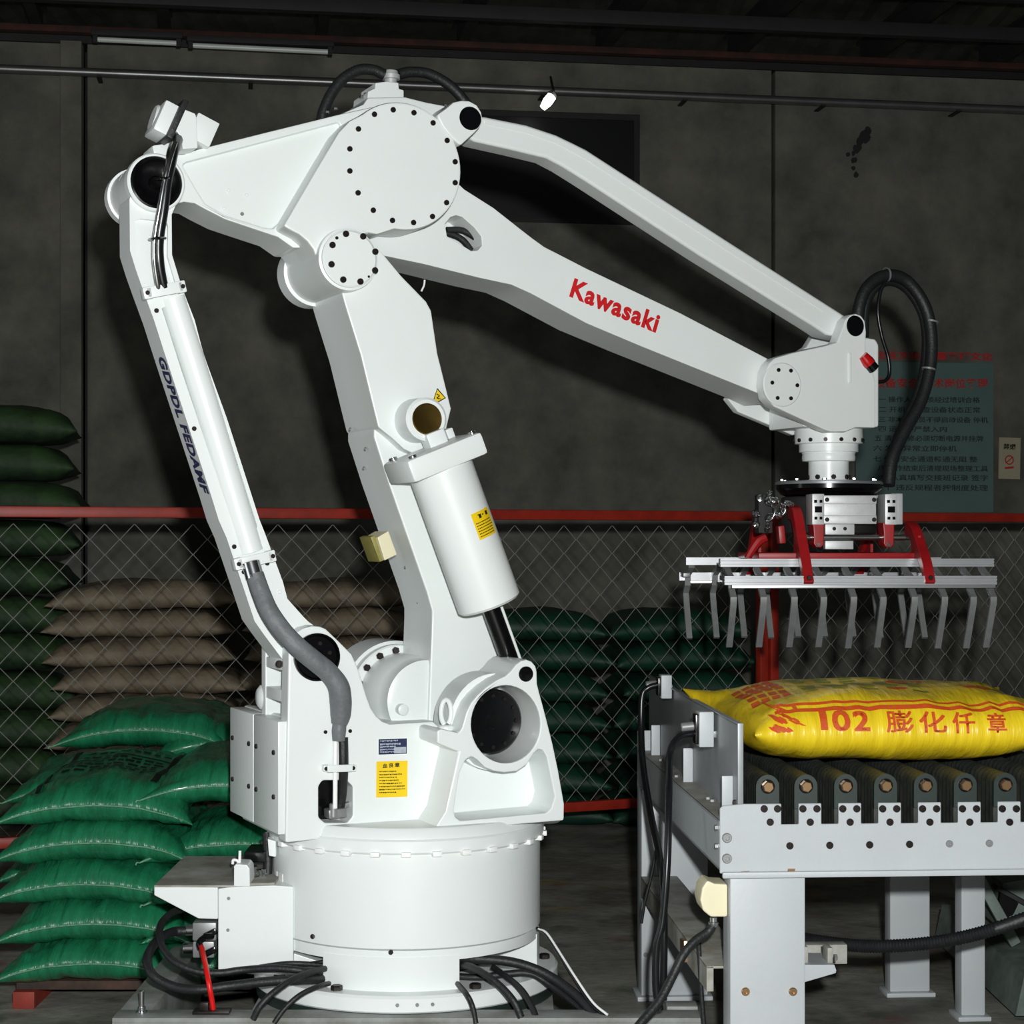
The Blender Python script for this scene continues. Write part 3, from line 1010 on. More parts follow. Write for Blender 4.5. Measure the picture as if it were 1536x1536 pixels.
# counterbalance cylinder: top block, barrel, rod, brass pivot
ca, cb_ = RB.L(657.5, 694, -.165), RB.L(734.5, 907, -.165)
ax = (cb_ - ca).normalized()
side = Vector((-ax.z, 0, ax.x))
side = side if side.x > 0 else -side
cylr = .0795
obj('balance_cylinder', lathe(ca, ax, [(-.01, cylr), (.0, cylr), ((cb_ - ca).length - .006, cylr), ((cb_ - ca).length, cylr - .006), ((cb_ - ca).length, .03)], 56), 'white', rob)
tb = obj('cylinder_cap', obox(ca - ax * .012 + side * -.004, side, -ax, .205, .17, .056, .010), 'white', rob)
for sx in (-1, 1):
    for sy in (-1, 1):
        bolt3(ca - ax * .040 + side * (sx * .082) + Vector((0, sy * .066, 0)), -ax, .010, tb, 'chrome', False)
obj('cylinder_rod', cyl(cb_ - ax * .05, cb_ + ax * .17, .0225, 24), 'black', rob)
g0 = RB.L(752, 910, -.16)
obj('guide_rod', cyl(g0, g0 + ax * .155, .004, 10), 'white', rob)
bc = RB.L(640.5, 628.5, -.15)
obj('pivot_boss', lathe((bc.x, -.15, bc.z), (0, 1, 0), [(.0, .038), (.0, .047), (.005, .053), (.085, .055)], 44), 'white', rob)
obj('brass_pin', lathe((bc.x, -.153, bc.z), (0, 1, 0), [(.002, .0005), (.0015, .020), (.0, .036), (.002, .0385), (.03, .0385)], 40), 'brass', rob)
obj('boss_bracket', join(obox(RB.L(652, 662, -.14), side, -ax, .05, .05, .05, .006), obox(RB.L(672, 652, -.10), side, -ax, .02, .04, .03, .004)), 'white', rob)
# yellow label wrapped round the cylinder
def on_cyl(u, v):
    """u along the axis (m from ca), v angle about it"""
    e1 = Vector((0, -1, 0))
    return ca + ax * u + (e1 * math.cos(v) + side * math.sin(v)) * (cylr + .0008)
def cyl_patch(u0, u1, v0, v1, lift=0, n=6):
    bm = bmesh.new()
    g = []
    for i in range(n + 1):
        v = v0 + (v1 - v0) * i / n
        e = (Vector((0, -1, 0)) * math.cos(v) + side * math.sin(v)) * lift
        g.append((bm.verts.new(on_cyl(u0, v) + e), bm.verts.new(on_cyl(u1, v) + e)))
    for i in range(n):
        bm.faces.new((g[i][0], g[i + 1][0], g[i + 1][1], g[i][1]))
    bmesh.ops.recalc_face_normals(bm, faces=bm.faces)
    return bm
lb = obj('warning_label', cyl_patch(.137, .203, .02, .82), 'yellow', rob)
rnd = random.Random(2)
bm = bmesh.new()
for k in range(6):
    v = .08
    while v < .72:
        w = rnd.uniform(.02, .06)
        bm = join(bm, cyl_patch(.162 + k * .0066, .1645 + k * .0066, v, v + w, .0006, 1))
        v += w + .012
po = obj('label_print', bm, 'ink', lb)
po['kind'] = 'stuff'
bm = join(cyl_patch(.144, .154, .26, .36, .0006, 1), cyl_patch(.143, .153, .56, .68, .0006, 1), cyl_patch(.146, .149, .40, .47, .0006, 1), cyl_patch(.1435, .1455, .22, .3, .0006, 1))
po = obj('label_heading', bm, 'ink', lb)
po['kind'] = 'stuff'

# elbow: round housing, lever, joint
hc = RB.at(603.5, 249, -.09)
HR = RB.r(603.5, 249, -.09, 96)
cpts = [(hc[0] + HR * math.cos(math.radians(a)), hc[1] + HR * math.sin(math.radians(a))) for a in range(-97, 133, 6)]
tail = loc2([(524, 181), (508, 198), (470, 262), (425, 339), (437, 346), (449, 352), (461, 362), (470, 374), (476, 390), (510, 400), (551, 349), (566, 352)], -.09, RB)
housing = solid('elbow_housing', cpts + tail, -.09, .035, 'white', rob, bev=.008, local=True)
for x, y in ((544, 290), (650, 305), (748, 357), (820, 447), (861, 556), (861, 663), (817, 765), (745, 836), (648, 867), (540, 856), (442, 804), (364, 715), (322, 603), (322, 490), (366, 388), (448, 313)):
    bolt(430 + x / 3.413, 80 + y / 3.413, -.0895, .0068, housing)
lever = [(258, 310), (264, 306), (276, 303), (292, 305), (308, 314), (337.5, 329), (376, 342), (416.6, 355.5), (440, 372), (520, 372), (560, 300), (600, 180), (560, 160), (510, 171), (400, 198), (296, 224), (276, 231), (262, 232), (245, 240), (240, 280)]
lev_p = [(274, 247), (280, 243), (508, 183), (512, 190), (421, 333), (410, 343), (397, 342), (337.5, 323), (308, 305.5), (293.5, 282), (279, 257)]
lev = solid('rear_lever', lever, -.02, .14, 'white', rob, bev=.008, cuts=[(lev_p, .014, .012)])
for x, y, m in ((343, 286, 'white'), (370, 293, 'white'), (335.5, 313, 'white'), (363, 321, 'steel')):
    bolt(x, y, -.0065, .0045, lev, m)
jc = RB.L(525, 388, -.12)
JR = RB.r(525, 388, -.12, 43)
jd = obj('elbow_joint', lathe((jc.x, -.12, jc.z), (0, 1, 0), [(0, .02), (0, JR - .004), (.003, JR), (.010, JR), (.012, JR + .006), (.05, JR + .008), (.26, JR + .008), (.262, JR + .016), (.32, JR + .016), (.326, JR + .008)], 56), 'white', rob)
for x, y in ((302, 925), (390, 938), (452, 1016), (451, 1112), (376, 1169), (288, 1159), (228, 1081), (233, 982)):
    bolt(430 + x / 3.413, 80 + y / 3.413, -.1197, .0078, jd)
bolt(505, 357, -.1197, .004, jd)
bolt(553, 415, -.1197, .003, jd)
solid('elbow_neck', [(427, 338), (437, 346), (449, 352), (461, 362), (470, 374), (478, 395), (505, 410), (545, 380), (540, 300), (480, 290)], -.0885, .15, 'white', rob, bev=.008)
# front ear carrying the upper link
eh = [(668, 163), (680, 153), (692, 150), (704, 150.5), (716, 157), (723, 168), (725, 180), (721, 190), (712, 200), (691, 219), (676, 205), (664, 190), (655, 172)]
ear2 = solid('link_ear', eh, -.095, .03, 'white', rob, bev=.007)
pc = RB.L(705.5, 177.5, -.095)
pr = RB.r(705.5, 177.5, -.095, 18)
obj('pin_cap', lathe((pc.x, -.0965, pc.z), (0, 1, 0), [(0, .001), (0, pr * .94), (.002, pr), (.02, pr)], 32), 'black', rob)
# head of the elbow: motor box, plates and connectors on top
top = solid('top_plate', [(510, 171), (545, 156), (552, 146), (608, 145), (640, 153), (668, 158), (676, 172), (600, 200), (540, 200)], .036, .19, 'white', rob, bev=.006)
mb = solid('motor_box', [(551, 149), (552, 137), (563, 132), (563, 124), (580, 122), (598, 124), (599, 133), (606, 135), (606, 150)], .06, .17, 'white', rob, bev=.003)
k0 = RB.L(586, 128, .11)
obj('connector', lathe(k0, (0, 0, 1), [(0, .022), (.004, .022), (.005, .016), (.014, .016), (.015, .024), (.026, .024), (.028, .02), (.036, .018), (.036, .001)], 24), 'alu2', mb)
for px, py in ((543, 147), (550, 143), (638, 157), (645, 158), (668, 160), (491, 170), (503, 165)):
    p = RB.L(px, py, .09)
    bolt3(p, (0, 0, 1), .007, top, 'chrome')
hose('top_hose', [(576, 112, .10), (560, 105, .10), (538, 105, .10), (514, 119, .10), (497, 141, .10), (486, 165, .10), (482, 182, .10)], .0145, 'rubber', rob, rib=.0012, ribn=1, sub=14)
hose('top_hose', [(597, 112, .12), (615, 108, .12), (640, 110, .12), (664, 121, .12), (684, 137, .12), (700, 157, .12), (706, 172, .12)], .0145, 'rubber', rob, rib=.0012, ribn=1, sub=14)

# rear link, clamps, cables
rl = arc(232.5, 275, 42, 43, -32, 208, 26) + [(194.2, 300), (195, 376), (204, 405), (213.5, 432), (231, 480), (247, 530), (317, 744), (328, 780), (340, 807), (365, 881), (382, 932), (396, 952), (423, 988), (440, 1004), (462, 1016), (492, 1008), (506, 985), (500, 960), (462, 932), (455, 925), (431, 898), (424.5, 873), (397.5, 800), (389.5, 780), (340.7, 628.5), (305, 530), (292, 480), (273, 431.5), (258, 382), (257.5, 322)]
up_rec = [(202, 331), (210, 328), (250, 332), (252, 340), (251.5, 384), (265, 430), (240, 438), (205, 388)]
groove = [(241, 462), (280, 452), (387, 792), (355, 803)]
link = solid('rear_link', rl, -.12, -.012, 'white', rob, bev=.004, cuts=[(up_rec, .012, .008), (groove, .02, .008)])
obj('link_pipe', tube([RB.L(258, 447, -.104), RB.L(310, 610, -.104), RB.L(376, 828, -.104)], .031, 20, 6), 'white', link)
cc = RB.L(232.5, 275, -.12)
cr = RB.r(232.5, 275, -.12, 38.5)
obj('link_ring', lathe((cc.x, -.135, cc.z), (0, 1, 0), [(0, cr + .001), (0, cr + .005), (.003, cr + .008), (.03, cr + .009), (.03, cr + .001)], 52, True), 'white', link)
obj('pivot_cap', lathe((cc.x, -.132, cc.z), (0, 1, 0), [(.003, .001), (.002, .012), (.005, .014), (.0095, .017), (.0095, .020), (.006, cr * .80), (0, cr * .92), (.002, cr + .001), (.0115, cr + .001)], 52), 'black', link)
obj('lever_hub', lathe((cc.x, -.011, cc.z), (0, 1, 0), [(0, cr + .004), (.085, cr + .004), (.086, cr + .010), (.12, cr + .010), (.125, cr + .002)], 48), 'white', rob)
for cx_, cy_, a in ((245.5, 435.5, .23), (381, 840, .22)):
    d_ = Vector((math.cos(a), 0, math.sin(a)))
    u_ = Vector((-d_.z, 0, d_.x))
    p = RB.L(cx_, cy_, -.135)
    cl = obj('cable_clamp', join(obox(p + Vector((0, -.012, 0)), d_, u_, .085, .006, .026, .002), obox(p - d_ * .040, d_, u_, .022, .03, .028, .004), obox(p + d_ * .040, d_, u_, .020, .03, .028, .004)), 'white', link)
    bolt3(p - d_ * .042 + Vector((0, -.015, 0)), (0, -1, 0), .0055, cl)
    bolt3(p + d_ * .042 + Vector((0, -.015, 0)), (0, -1, 0), .0055, cl)
for x, y in ((234.5, 466), (291, 643), (351, 820), (365.5, 858), (400.5, 845)):
    bolt(x, y, -.1195, .0055, link)
for x, y in ((419, 888), (412, 917)):
    bolt(x, y, -.1195, .005, link, 'white')
bolt(418.5, 996, -.13, .009, rob)
# garbled navy slogan running down the narrow rear side of the link
i0, i1 = RB.L(248, 533, -.12), RB.L(316, 741, -.12)
dn = (i1 - i0).normalized()
me = fit_text(text_me('GDPDL FEDAMF', .045, .25, .0, 3, 1.1), Vector((i0.x, -.045, i0.z)), Vector((i1.x, -.045, i1.z)), .062, Vector((0, -1, 0)), Vector((0, -1, 0)))
nn = dn.cross(Vector((0, -1, 0))).normalized()
if nn.x > 0:
    nn = -nn
for v in me.vertices:
    v.co += nn * .0012 + Vector((0, -.004, 0))
me.name = 'slogan_lettering'
finish(me, M['blue'], 30)
put('slogan_lettering', me, link)['label'] = 'dark blue slogan lettering running down the link'
# upper part of the cable run
hose('link_cable', [(268, 205, -.06), (260, 226, -.13), (255, 250, -.165), (250, 272, -.17), (245, 312, -.165), (238, 358, -.155), (238, 390, -.15), (243, 420, -.143), (247, 432, -.14)], [.014, .0135, .013, .013, .013, .013, .013, .012, .011], 'glosscable', rob, sub=8)
hose('steel_conduit', [(262, 215, -.13), (253, 245, -.178), (246, 275, -.182), (239.5, 313, -.178), (232, 357, -.168), (231.5, 390, -.162), (236, 425, -.15), (238, 436, -.14)], .0065, 'chrome', rob, sub=8)
for x, y in ((247, 268), (236, 358)):
    obj('cable_tie', tube([RB.L(x - 12, y + 1, -.155), RB.L(x - 6, y, -.19), RB.L(x + 4, y - 1, -.19), RB.L(x + 12, y - 1, -.15)], .003, 6, 5), 'black', rob)
# junction unit on top of the lever end
ju = solid('junction_unit', [(270, 161), (293, 170), (295, 176), (297, 222), (274, 224), (272, 208), (265, 196), (258, 205), (262, 190)], -.085, .05, 'white', rob, bev=.003)
d_, u_ = Vector((.92, 0, -.40)), Vector((.40, 0, .92))
obj('unit_box', obox(RB.L(298, 201, .0), d_, u_, .056, .10, .064, .003), 'white', ju)
obj('unit_lid', obox(RB.L(245, 184, -.02), d_, u_, .044, .10, .078, .006), 'white', ju)
obj('unit_cap', cyl(RB.L(236, 181, .0), RB.L(228, 178, .0) , .036, 28, .004), 'white', ju)
obj('gasket', obox(RB.L(257, 187, -.03), d_, u_, .014, .135, .10, .003), 'rubber', ju)
bolt(279, 197.5, -.0695, .005, ju, 'white')
obj('lever_boss', obox(RB.L(238, 231, .03), (1, 0, .25), (-.25, 0, 1), .05, .10, .03, .006), 'white', rob)
# grey sheath hose from the link down past the pivot
ch = RB.L(376, 846, -.145)
obj('hose_collar', cyl(RB.L(376, 843, -.150), RB.L(383, 868, -.160), .0215, 24, .002), 'chrome', rob)
hose('sheath_hose', [(382, 862, -.158), (391, 888, -.170), (404, 918, -.188), (424, 947, -.205), (446, 970, -.212), (470, 990, -.214), (492, 1008, -.212), (507, 1028, -.21), (511, 1050, -.206), (511, 1072, -.20), (509, 1086, -.198)], [.022, .0225, .023, .0235, .0235, .024, .024, .024, .026, .026, .024, .019], 'sheath', rob, seg=14)
hose('sheath_end', [(509.5, 1082, -.197), (508.5, 1096, -.196), (508, 1111, -.195)], [.0165, .0175, .015], 'sheath', rob, seg=14)
obj('cable_tie', lathe(RB.L(509.5, 1084.5, -.197), (0, 0, 1), [(0, .018), (0, .0195), (.004, .0195), (.004, .018)], 20, True), 'black', rob)

# forearm with its oval window
fa = [(545, 300), (560, 240), (640, 230), (696.6, 283.6), (740.6, 311.5), (781.6, 343.8), (800, 358), (816.7, 370), (846, 385), (880, 402.5), (1020, 469), (1154, 539), (1175, 552), (1185, 585), (1165, 603), (1142, 592), (1050, 555), (960.6, 519), (880, 485), (796, 440), (767, 427), (720, 417), (635, 396), (575, 383.5), (545, 378)]
slot = [(668, 336), (676, 326), (685, 323), (694, 326), (711, 341), (722, 355), (723, 368), (717, 375), (707, 376), (688, 364), (671, 354)]
forearm = solid('forearm', fa, .05, .225, 'white', rob, bev=.008, cuts=[(slot, .09, .004)])
for pts in ([(670, 345, .10), (690, 345, .10), (706, 352, .10), (726, 367, .11)], [(668, 349, .105), (684, 354, .105), (696, 362, .105), (708, 378, .11)]):
    hose('inner_cable', pts, .0085, 'rubber', forearm, sub=6)
hose('loose_wire', [(637, 420, .1), (636, 428, .1), (632, 437, .1)], .0025, 'white2', forearm)
tx = text_px('brand_lettering', 'Kawasaki', (853.6, 445), (983.5, 499.8), 30, .0488, 'redtext', forearm, bold=.036, gap=1.13)
tx['label'] = 'bold red lettering'

# upper link from the elbow ear to the wrist ear
ul = [(700, 178), (712, 174), (727, 174.5), (790, 187), (835, 202), (860, 214), (880, 224), (1100, 366), (1263, 470), (1284, 484), (1284, 500), (1268, 508), (1240, 502), (1222, 490), (1050, 383), (880, 272), (845, 250), (820, 237), (770, 225), (712, 212), (700, 205)]
ulk = solid('upper_link', ul, .045, .125, 'white', rob, bev=.009, seg=3)
rail_t = [(727, 180), (790, 193), (834, 208), (878, 230), (1098, 372), (1240, 463), (1237, 468), (1096, 379), (876, 237), (832, 214), (788, 199), (727, 186)]
obj('link_groove', prism(loc2(rail_t, .0435, RB), .0435, .06), 'white', ulk)

# wrist fork
wn = [(1146.5, 577), (1149, 556), (1154, 545), (1162, 537), (1189, 529), (1240, 518), (1256, 513), (1263, 494), (1268, 480), (1275, 472.5), (1284, 470), (1292, 473), (1298, 481), (1300, 498), (1299, 527), (1314, 571), (1314, 642), (1284, 641.5), (1268, 648), (1246, 648), (1237, 645), (1200, 628), (1161, 610), (1150, 598)]
wrist = solid('wrist_fork', wn, .0, .046, 'white', rob, bev=.006)
solid('wrist_far_plate', [(1091, 598), (1100, 588), (1150, 560), (1210, 520), (1230, 488), (1240, 470), (1260, 476), (1260, 640), (1189, 653), (1145, 634), (1107, 618)], .232, .262, 'white', rob, bev=.005)
solid('wrist_block', [(1205, 530), (1258, 515), (1300, 506), (1314, 508), (1319, 517), (1319, 641), (1205, 641)], .047, .232, 'white', rob, bev=.008)
wc = RB.L(1174, 577, -.004)
wd = obj('wrist_cover', lathe((wc.x, -.004, wc.z), (0, 1, 0), [(0, .01), (0, .058), (.003, .061), (.008, .061)], 44), 'white', rob)
for x, y in ((1167.5, 555), (1186, 556), (1195.5, 578), (1186, 597.5), (1166, 597), (1158, 574)):
    bolt(x, y, -.0038, .0055, wd)
pc = RB.L(1283, 489, .0)
obj('pin_cap', lathe((pc.x, -.002, pc.z), (0, 1, 0), [(0, .001), (0, .027), (.003, .030), (.02, .030)], 32), 'black', rob)
obj('ear_rib', obox(RB.L(1274, 552, .001), (1, 0, 0), (0, 0, 1), .009, .012, .085, .004), 'white', rob)
p0 = RB.L(1294, 533, -.002)
p1 = RB.L(1311, 554, -.006)
lampb = obj('signal_lamp', tube([p0, p0.lerp(p1, .4), p0.lerp(p1, .62)], [.014, .018, .018], 14, 4), 'redlamp', rob)
obj('lamp_socket', tube([p0.lerp(p1, .6), p1], .0165, 14, 4), 'black', lampb)
# wrist axis: stepped rings down to the tool flange
wx0 = RB.L(1243, 650, .13)
WX, WY = wx0.x, .13
def wzl(py):
    return RB.at(1243, py, .13)[1]
def wr_(rpx):
    return RB.r(1243, 650, .13, rpx)
ws = obj('wrist_axis', lathe((WX, WY, 0), (0, 0, 1), [(wzl(641), wr_(50)), (wzl(661), wr_(51)), (wzl(666), wr_(50.5)), (wzl(667), wr_(44)), (wzl(678.5), wr_(44)), (wzl(679), wr_(40)), (wzl(681), wr_(40)), (wzl(681.5), wr_(39)), (wzl(687), wr_(40)), (wzl(692), wr_(39)), (wzl(693), wr_(30)), (wzl(721), wr_(30)), (wzl(722), wr_(10))], 56), 'white', rob)
for k in range(14):
    g = k * 2 * PI / 14
    bolt3(Vector((WX + wr_(50.8) * math.cos(g), WY + wr_(50.8) * math.sin(g), wzl(661.5))), (math.cos(g), math.sin(g), 0), .006, ws)
for k in range(8):
    g = k * 2 * PI / 8 - .35
    bolt3(Vector((WX + wr_(29.5) * math.cos(g), WY + wr_(29.5) * math.sin(g), wzl(716))), (math.cos(g), math.sin(g), 0), .0075, ws)
# hose loop beside the wrist
hose('loop_hose', [(1287, 500, .16), (1289, 460, .16), (1302, 430, .16), (1328, 413.5, .16), (1358, 420, .16), (1384, 452, .15), (1396, 492, .14), (1396, 545, .13), (1382, 600, .12), (1355, 650, .11), (1338, 690, .1), (1333, 728, .09)], .0185, 'rubber', rob, sub=16, seg=12, rib=.0006, ribn=1)
hose('loop_hose', [(1295, 505, .19), (1297, 462, .19), (1310, 433, .19), (1334, 421, .19), (1360, 432, .19), (1382, 464, .18), (1390, 500, .17), (1388, 548, .16), (1374, 600, .15), (1350, 652, .14), (1336, 690, .13), (1330, 728, .12)], .016, 'rubber', rob, sub=14, seg=12)
hose('loop_wire', [(1327, 424, .14), (1320, 440, .14), (1317, 470, .14), (1323, 505, .14), (1332, 535, .14), (1334, 560, .14), (1328, 571, .14), (1318, 573, .14)], .0055, 'glosscable', rob, sub=8)
for x, y, y_ in ((1330, 412, .16), (1394, 555, .13), (1398, 484, .14)):
    p = RB.L(x, y, y_)
    obj('cable_tie', lathe(p - Vector((.003, 0, 0)), (1, 0, .1) if y < 430 else (.2, 0, 1), [(0, .019), (0, .021), (.005, .021), (.005, .019)], 18, True), 'steel', rob)

# connection box at the rear of the base: it stands square to the hall
XB = RB.Mi
def wsolid(name, pts, y0, y1, m, bev=.003, parent=rob, **k):
    return solid(name, pts, y0, y1, m, parent, fr=W, bev=bev, xf=XB, **k)
cbx = wsolid('connection_box', [(327, 1333), (351, 1330), (409, 1328), (440, 1330), (440, 1452), (327, 1455)], 4.45, 4.84, 'white')
wsolid('base_foot_plate', [(410, 1420), (500, 1449), (500, 1462), (380, 1462), (327, 1455), (340, 1440), (410, 1440)], 4.47, 4.60, 'white')
wsolid('box_hood', [(231, 1330), (327, 1331), (327, 1379), (297.5, 1378), (231, 1343)], 4.45, 4.86, 'white')
wsolid('hood_top', [(231, 1328), (352, 1328), (352, 1331), (231, 1331)], 4.449, 4.862, 'greydirty', bev=.001)
wsolid('box_top', [(352, 1326), (412, 1324), (412, 1328), (352, 1330)], 4.449, 4.842, 'greydirty', bev=.001)
wsolid('box_post', [(350.5, 1330), (350.5, 1299), (354, 1296), (370, 1297), (374.5, 1303), (375, 1330)], 4.445, 4.52, 'white')
bolt_w = [(343, 1347.5), (342, 1395)]
for x, y in bolt_w:
    bolt3(XB @ W.L(x, y, 4.45), XB.to_3x3() @ Vector((0, -1, 0)), .004, cbx, 'steel', False)
hose('post_loop', [(349, 1296, 4.47), (350, 1290, 4.47), (356, 1291, 4.47), (359, 1295, 4.47), (360, 1276, 4.47)], .0035, 'white2', rob, W, XB)
wsolid('valve_block', [(366, 1278), (398, 1278), (398, 1294), (366, 1294)], 4.56, 4.68, 'black')
for x, y, r in ((381, 1308, .012), (391, 1313, .009), (396, 1312, .008)):
    obj('valve_fitting', lathe(W.L(x, y + 4, 4.54), (0, -.2, 1), [(0, r), (.01, r), (.012, r * .7), (.022, r * .7)], 12), 'chrome', rob, xf=XB)
hose('valve_hose', [(372, 1294, 4.58), (373, 1310, 4.56), (383, 1314, 4.55)], .008, 'rubber', rob, W, XB)
hose('valve_hose', [(400, 1250, 4.60), (402, 1290, 4.58), (401, 1320, 4.57)], .011, 'rubber', rob, W, XB)
wsolid('bracket_tab', [(401, 1258), (414, 1262), (414, 1286), (403, 1284)], 4.50, 4.53, 'white')
for px, py, s in ((300, 1394, 1), (297, 1421, .9)):
    a, b = W.L(326, py, 4.56), W.L(px - 12, py + 1, 4.56)
    cn = obj('plug_connector', join(obox(a.lerp(b, .45), (1, 0, 0), (0, 0, 1), .058 * s, .05, .044 * s, .004)), 'steel', rob, xf=XB)
    obj('plug_collar', cyl(a.lerp(b, .85), a.lerp(b, 1.25), .014, 18, .002), 'chrome', cn, xf=XB)
    obj('plug_lever', obox(a.lerp(b, .2) + Vector((0, -.03, -.004)), (1, 0, .5), (-.5, 0, 1), .034, .012, .016, .004), 'black', cn, xf=XB)
def px8(l, y):
    return [(200 + a / 5.486, 1280 + b / 5.486, y if c is None else c) for a, b, c in l]
hose('control_cable', px8([(420, 455, 4.60), (320, 490, 4.55), (235, 570, 4.50), (215, 680, 4.44), (250, 790, 4.40), (350, 900, 4.37), (520, 970, 4.36), (700, 985, 4.36), (900, 960, 4.37), (1150, 945, 4.36), (1400, 965, 4.36), (1620, 985, 4.42)], 0), .0088, 'rubber', rob, W, XB, sub=8)
hose('control_cable', px8([(430, 640, 4.55), (330, 645, 4.54), (230, 690, 4.48), (150, 780, 4.42), (115, 880, 4.38), (150, 990, 4.35), (240, 1060, 4.34), (380, 1110, 4.33), (560, 1120, 4.32), (800, 1090, 4.33), (1100, 1055, 4.33), (1380, 1040, 4.34), (1620, 1030, 4.42)], 0), .0112, 'rubber', rob, W, XB, sub=8)
hose('control_cable', px8([(1040, 935, 4.42), (1300, 905, 4.40), (1620, 925, 4.42)], 0), .006, 'rubber', rob, W, XB, sub=8)
hose('red_cable', px8([(560, 770, 4.44), (590, 900, 4.36), (615, 1030, 4.315), (630, 1120, 4.305), (645, 1200, 4.31), (662, 1325, 4.315)], 0), .0062, 'redstrap', rob, W, XB, sub=8)
hose('red_cable_end', px8([(555, 780, 4.45), (545, 730, 4.46), (590, 690, 4.47), (650, 680, 4.49)], 0), .0075, 'black', rob, W, XB, sub=8)
# bundle of cables leaving the base on both sides and falling over the flange
def px6(l):
    return [(340 + a / 2.954, 1180 + b / 2.954, c) for a, b, c in l]
for l, r in (([(470, 800, 4.42), (400, 815, 4.36), (300, 850, 4.30), (210, 910, 4.265), (150, 970, 4.25), (118, 1030, 4.25)], .0075),
             ([(470, 870, 4.42), (420, 880, 4.32), (330, 920, 4.28), (260, 980, 4.262), (210, 1048, 4.25)], .006),
             ([(1000, 795, 4.42), (1070, 795, 4.36), (1150, 835, 4.31), (1220, 890, 4.285), (1275, 955, 4.265), (1305, 1022, 4.26)], .0085),
             ([(1000, 850, 4.42), (1060, 915, 4.285), (1090, 975, 4.27), (1105, 1050, 4.255)], .006),
             ([(1180, 800, 4.46), (1250, 850, 4.40), (1310, 905, 4.35), (1350, 970, 4.31), (1370, 1020, 4.29)], .0075),
             ([(1000, 770, 4.44), (1100, 763, 4.42), (1250, 775, 4.42), (1370, 810, 4.42), (1470, 865, 4.40), (1560, 935, 4.36), (1640, 1022, 4.31)], .0115),
             ([(1000, 840, 4.46), (1120, 845, 4.45), (1240, 830, 4.45), (1350, 830, 4.45), (1450, 890, 4.43), (1560, 975, 4.37), (1600, 1022, 4.32)], .0085),
             ([(470, 770, 4.44), (380, 785, 4.44), (300, 790, 4.43), (200, 800, 4.40)], .006)):
    hose('base_cable', px6(l), r, 'rubber', rob, W, XB, sub=7)
hose('thin_cable', [(806, 1393, 4.60), (818, 1400, 4.56), (834, 1424, 4.50), (860, 1466, 4.40), (886, 1505, 4.33), (908, 1524, 4.29)], .0048, 'glosscable', rob, W, XB, sub=8)
hose('thin_cable_sleeve', [(808, 1393.5, 4.59), (820, 1399.5, 4.55), (836, 1423, 4.49), (862, 1464, 4.39), (889, 1503, 4.32), (911, 1522, 4.28)], .003, 'white2', rob, W, XB, sub=8)

# steel platform under the robot
pf = thing('steel_platform', 'low grey steel channel platform carrying the robot base', 'platform')
pxa, pxb = W.at(172, 1513, 4.29)[0], W.at(1052, 1527, 4.27)[0]
obj('front_channel', join(box(pxa, pxb, 4.262, 4.34, .178, .19, .002), box(pxa, pxb, 4.262, 4.27, .0, .178), box(pxa, pxb, 4.262, 4.34, 0, .01)), 'platform', pf)
obj('base_bed', box(-.62, .10, 4.345, 5.03, 0, .163, .004), 'platform', pf)
obj('side_channel', box(pxa, pxa + .075, 4.345, 5.03, 0, .188, .004), 'platform', pf)
obj('stud', lathe((-.855, 4.31, .19), (0, 0, 1), [(0, .014), (.004, .014), (.004, .009), (.014, .009), (.014, .006), (.05, .006), (.052, .004)], 14), 'chrome', pf)
obj('tie_plate', join(box(-.735, -.65, 4.29, 4.33, .1905, .197, .001), box(-.72, -.70, 4.30, 4.315, .196, .215, .002)), 'bolt', pf)
obj('clip_plate', box(W.at(1000, 1505, 4.35)[0], pxb, 4.345, 4.40, .14, .196, .003), 'platform', pf)

# ------------------------------------------------------------------ gripper on the wrist flange
wpt = RB.M @ Vector((WX, WY, 0))
GR = Fr(wpt.x, wpt.y, 3.6)
grip = thing('sack_gripper', 'finger clamp gripper with aluminium combs and red arms hanging from the robot wrist', 'gripper', GR)
def gz(py, y):
    return GR.at(1245, py, y)[1]
YF, YB = -.27, .27
zd = wzl(722)
obj('mount_disc', lathe((0, 0, zd), (0, 0, -1), [(0, .06), (0, .145), (.003, .152), (.010, .153)], 64), 'alu', grip)
obj('mount_ring', lathe((0, 0, zd - .010), (0, 0, -1), [(0, .150), (.012, .150), (.028, .136), (.034, .12), (.034, .05)], 64), 'black', grip)
obj('hub_drum', cyl((0, 0, zd - .045), (0, 0, zd - .150), .135, 48, .004), 'dark', grip)
for k in range(10):
    g = k * 2 * PI / 10
    bolt3(Vector((.135 * math.cos(g), .135 * math.sin(g), zd + .001)), (0, 0, 1), .006, grip, 'chrome')
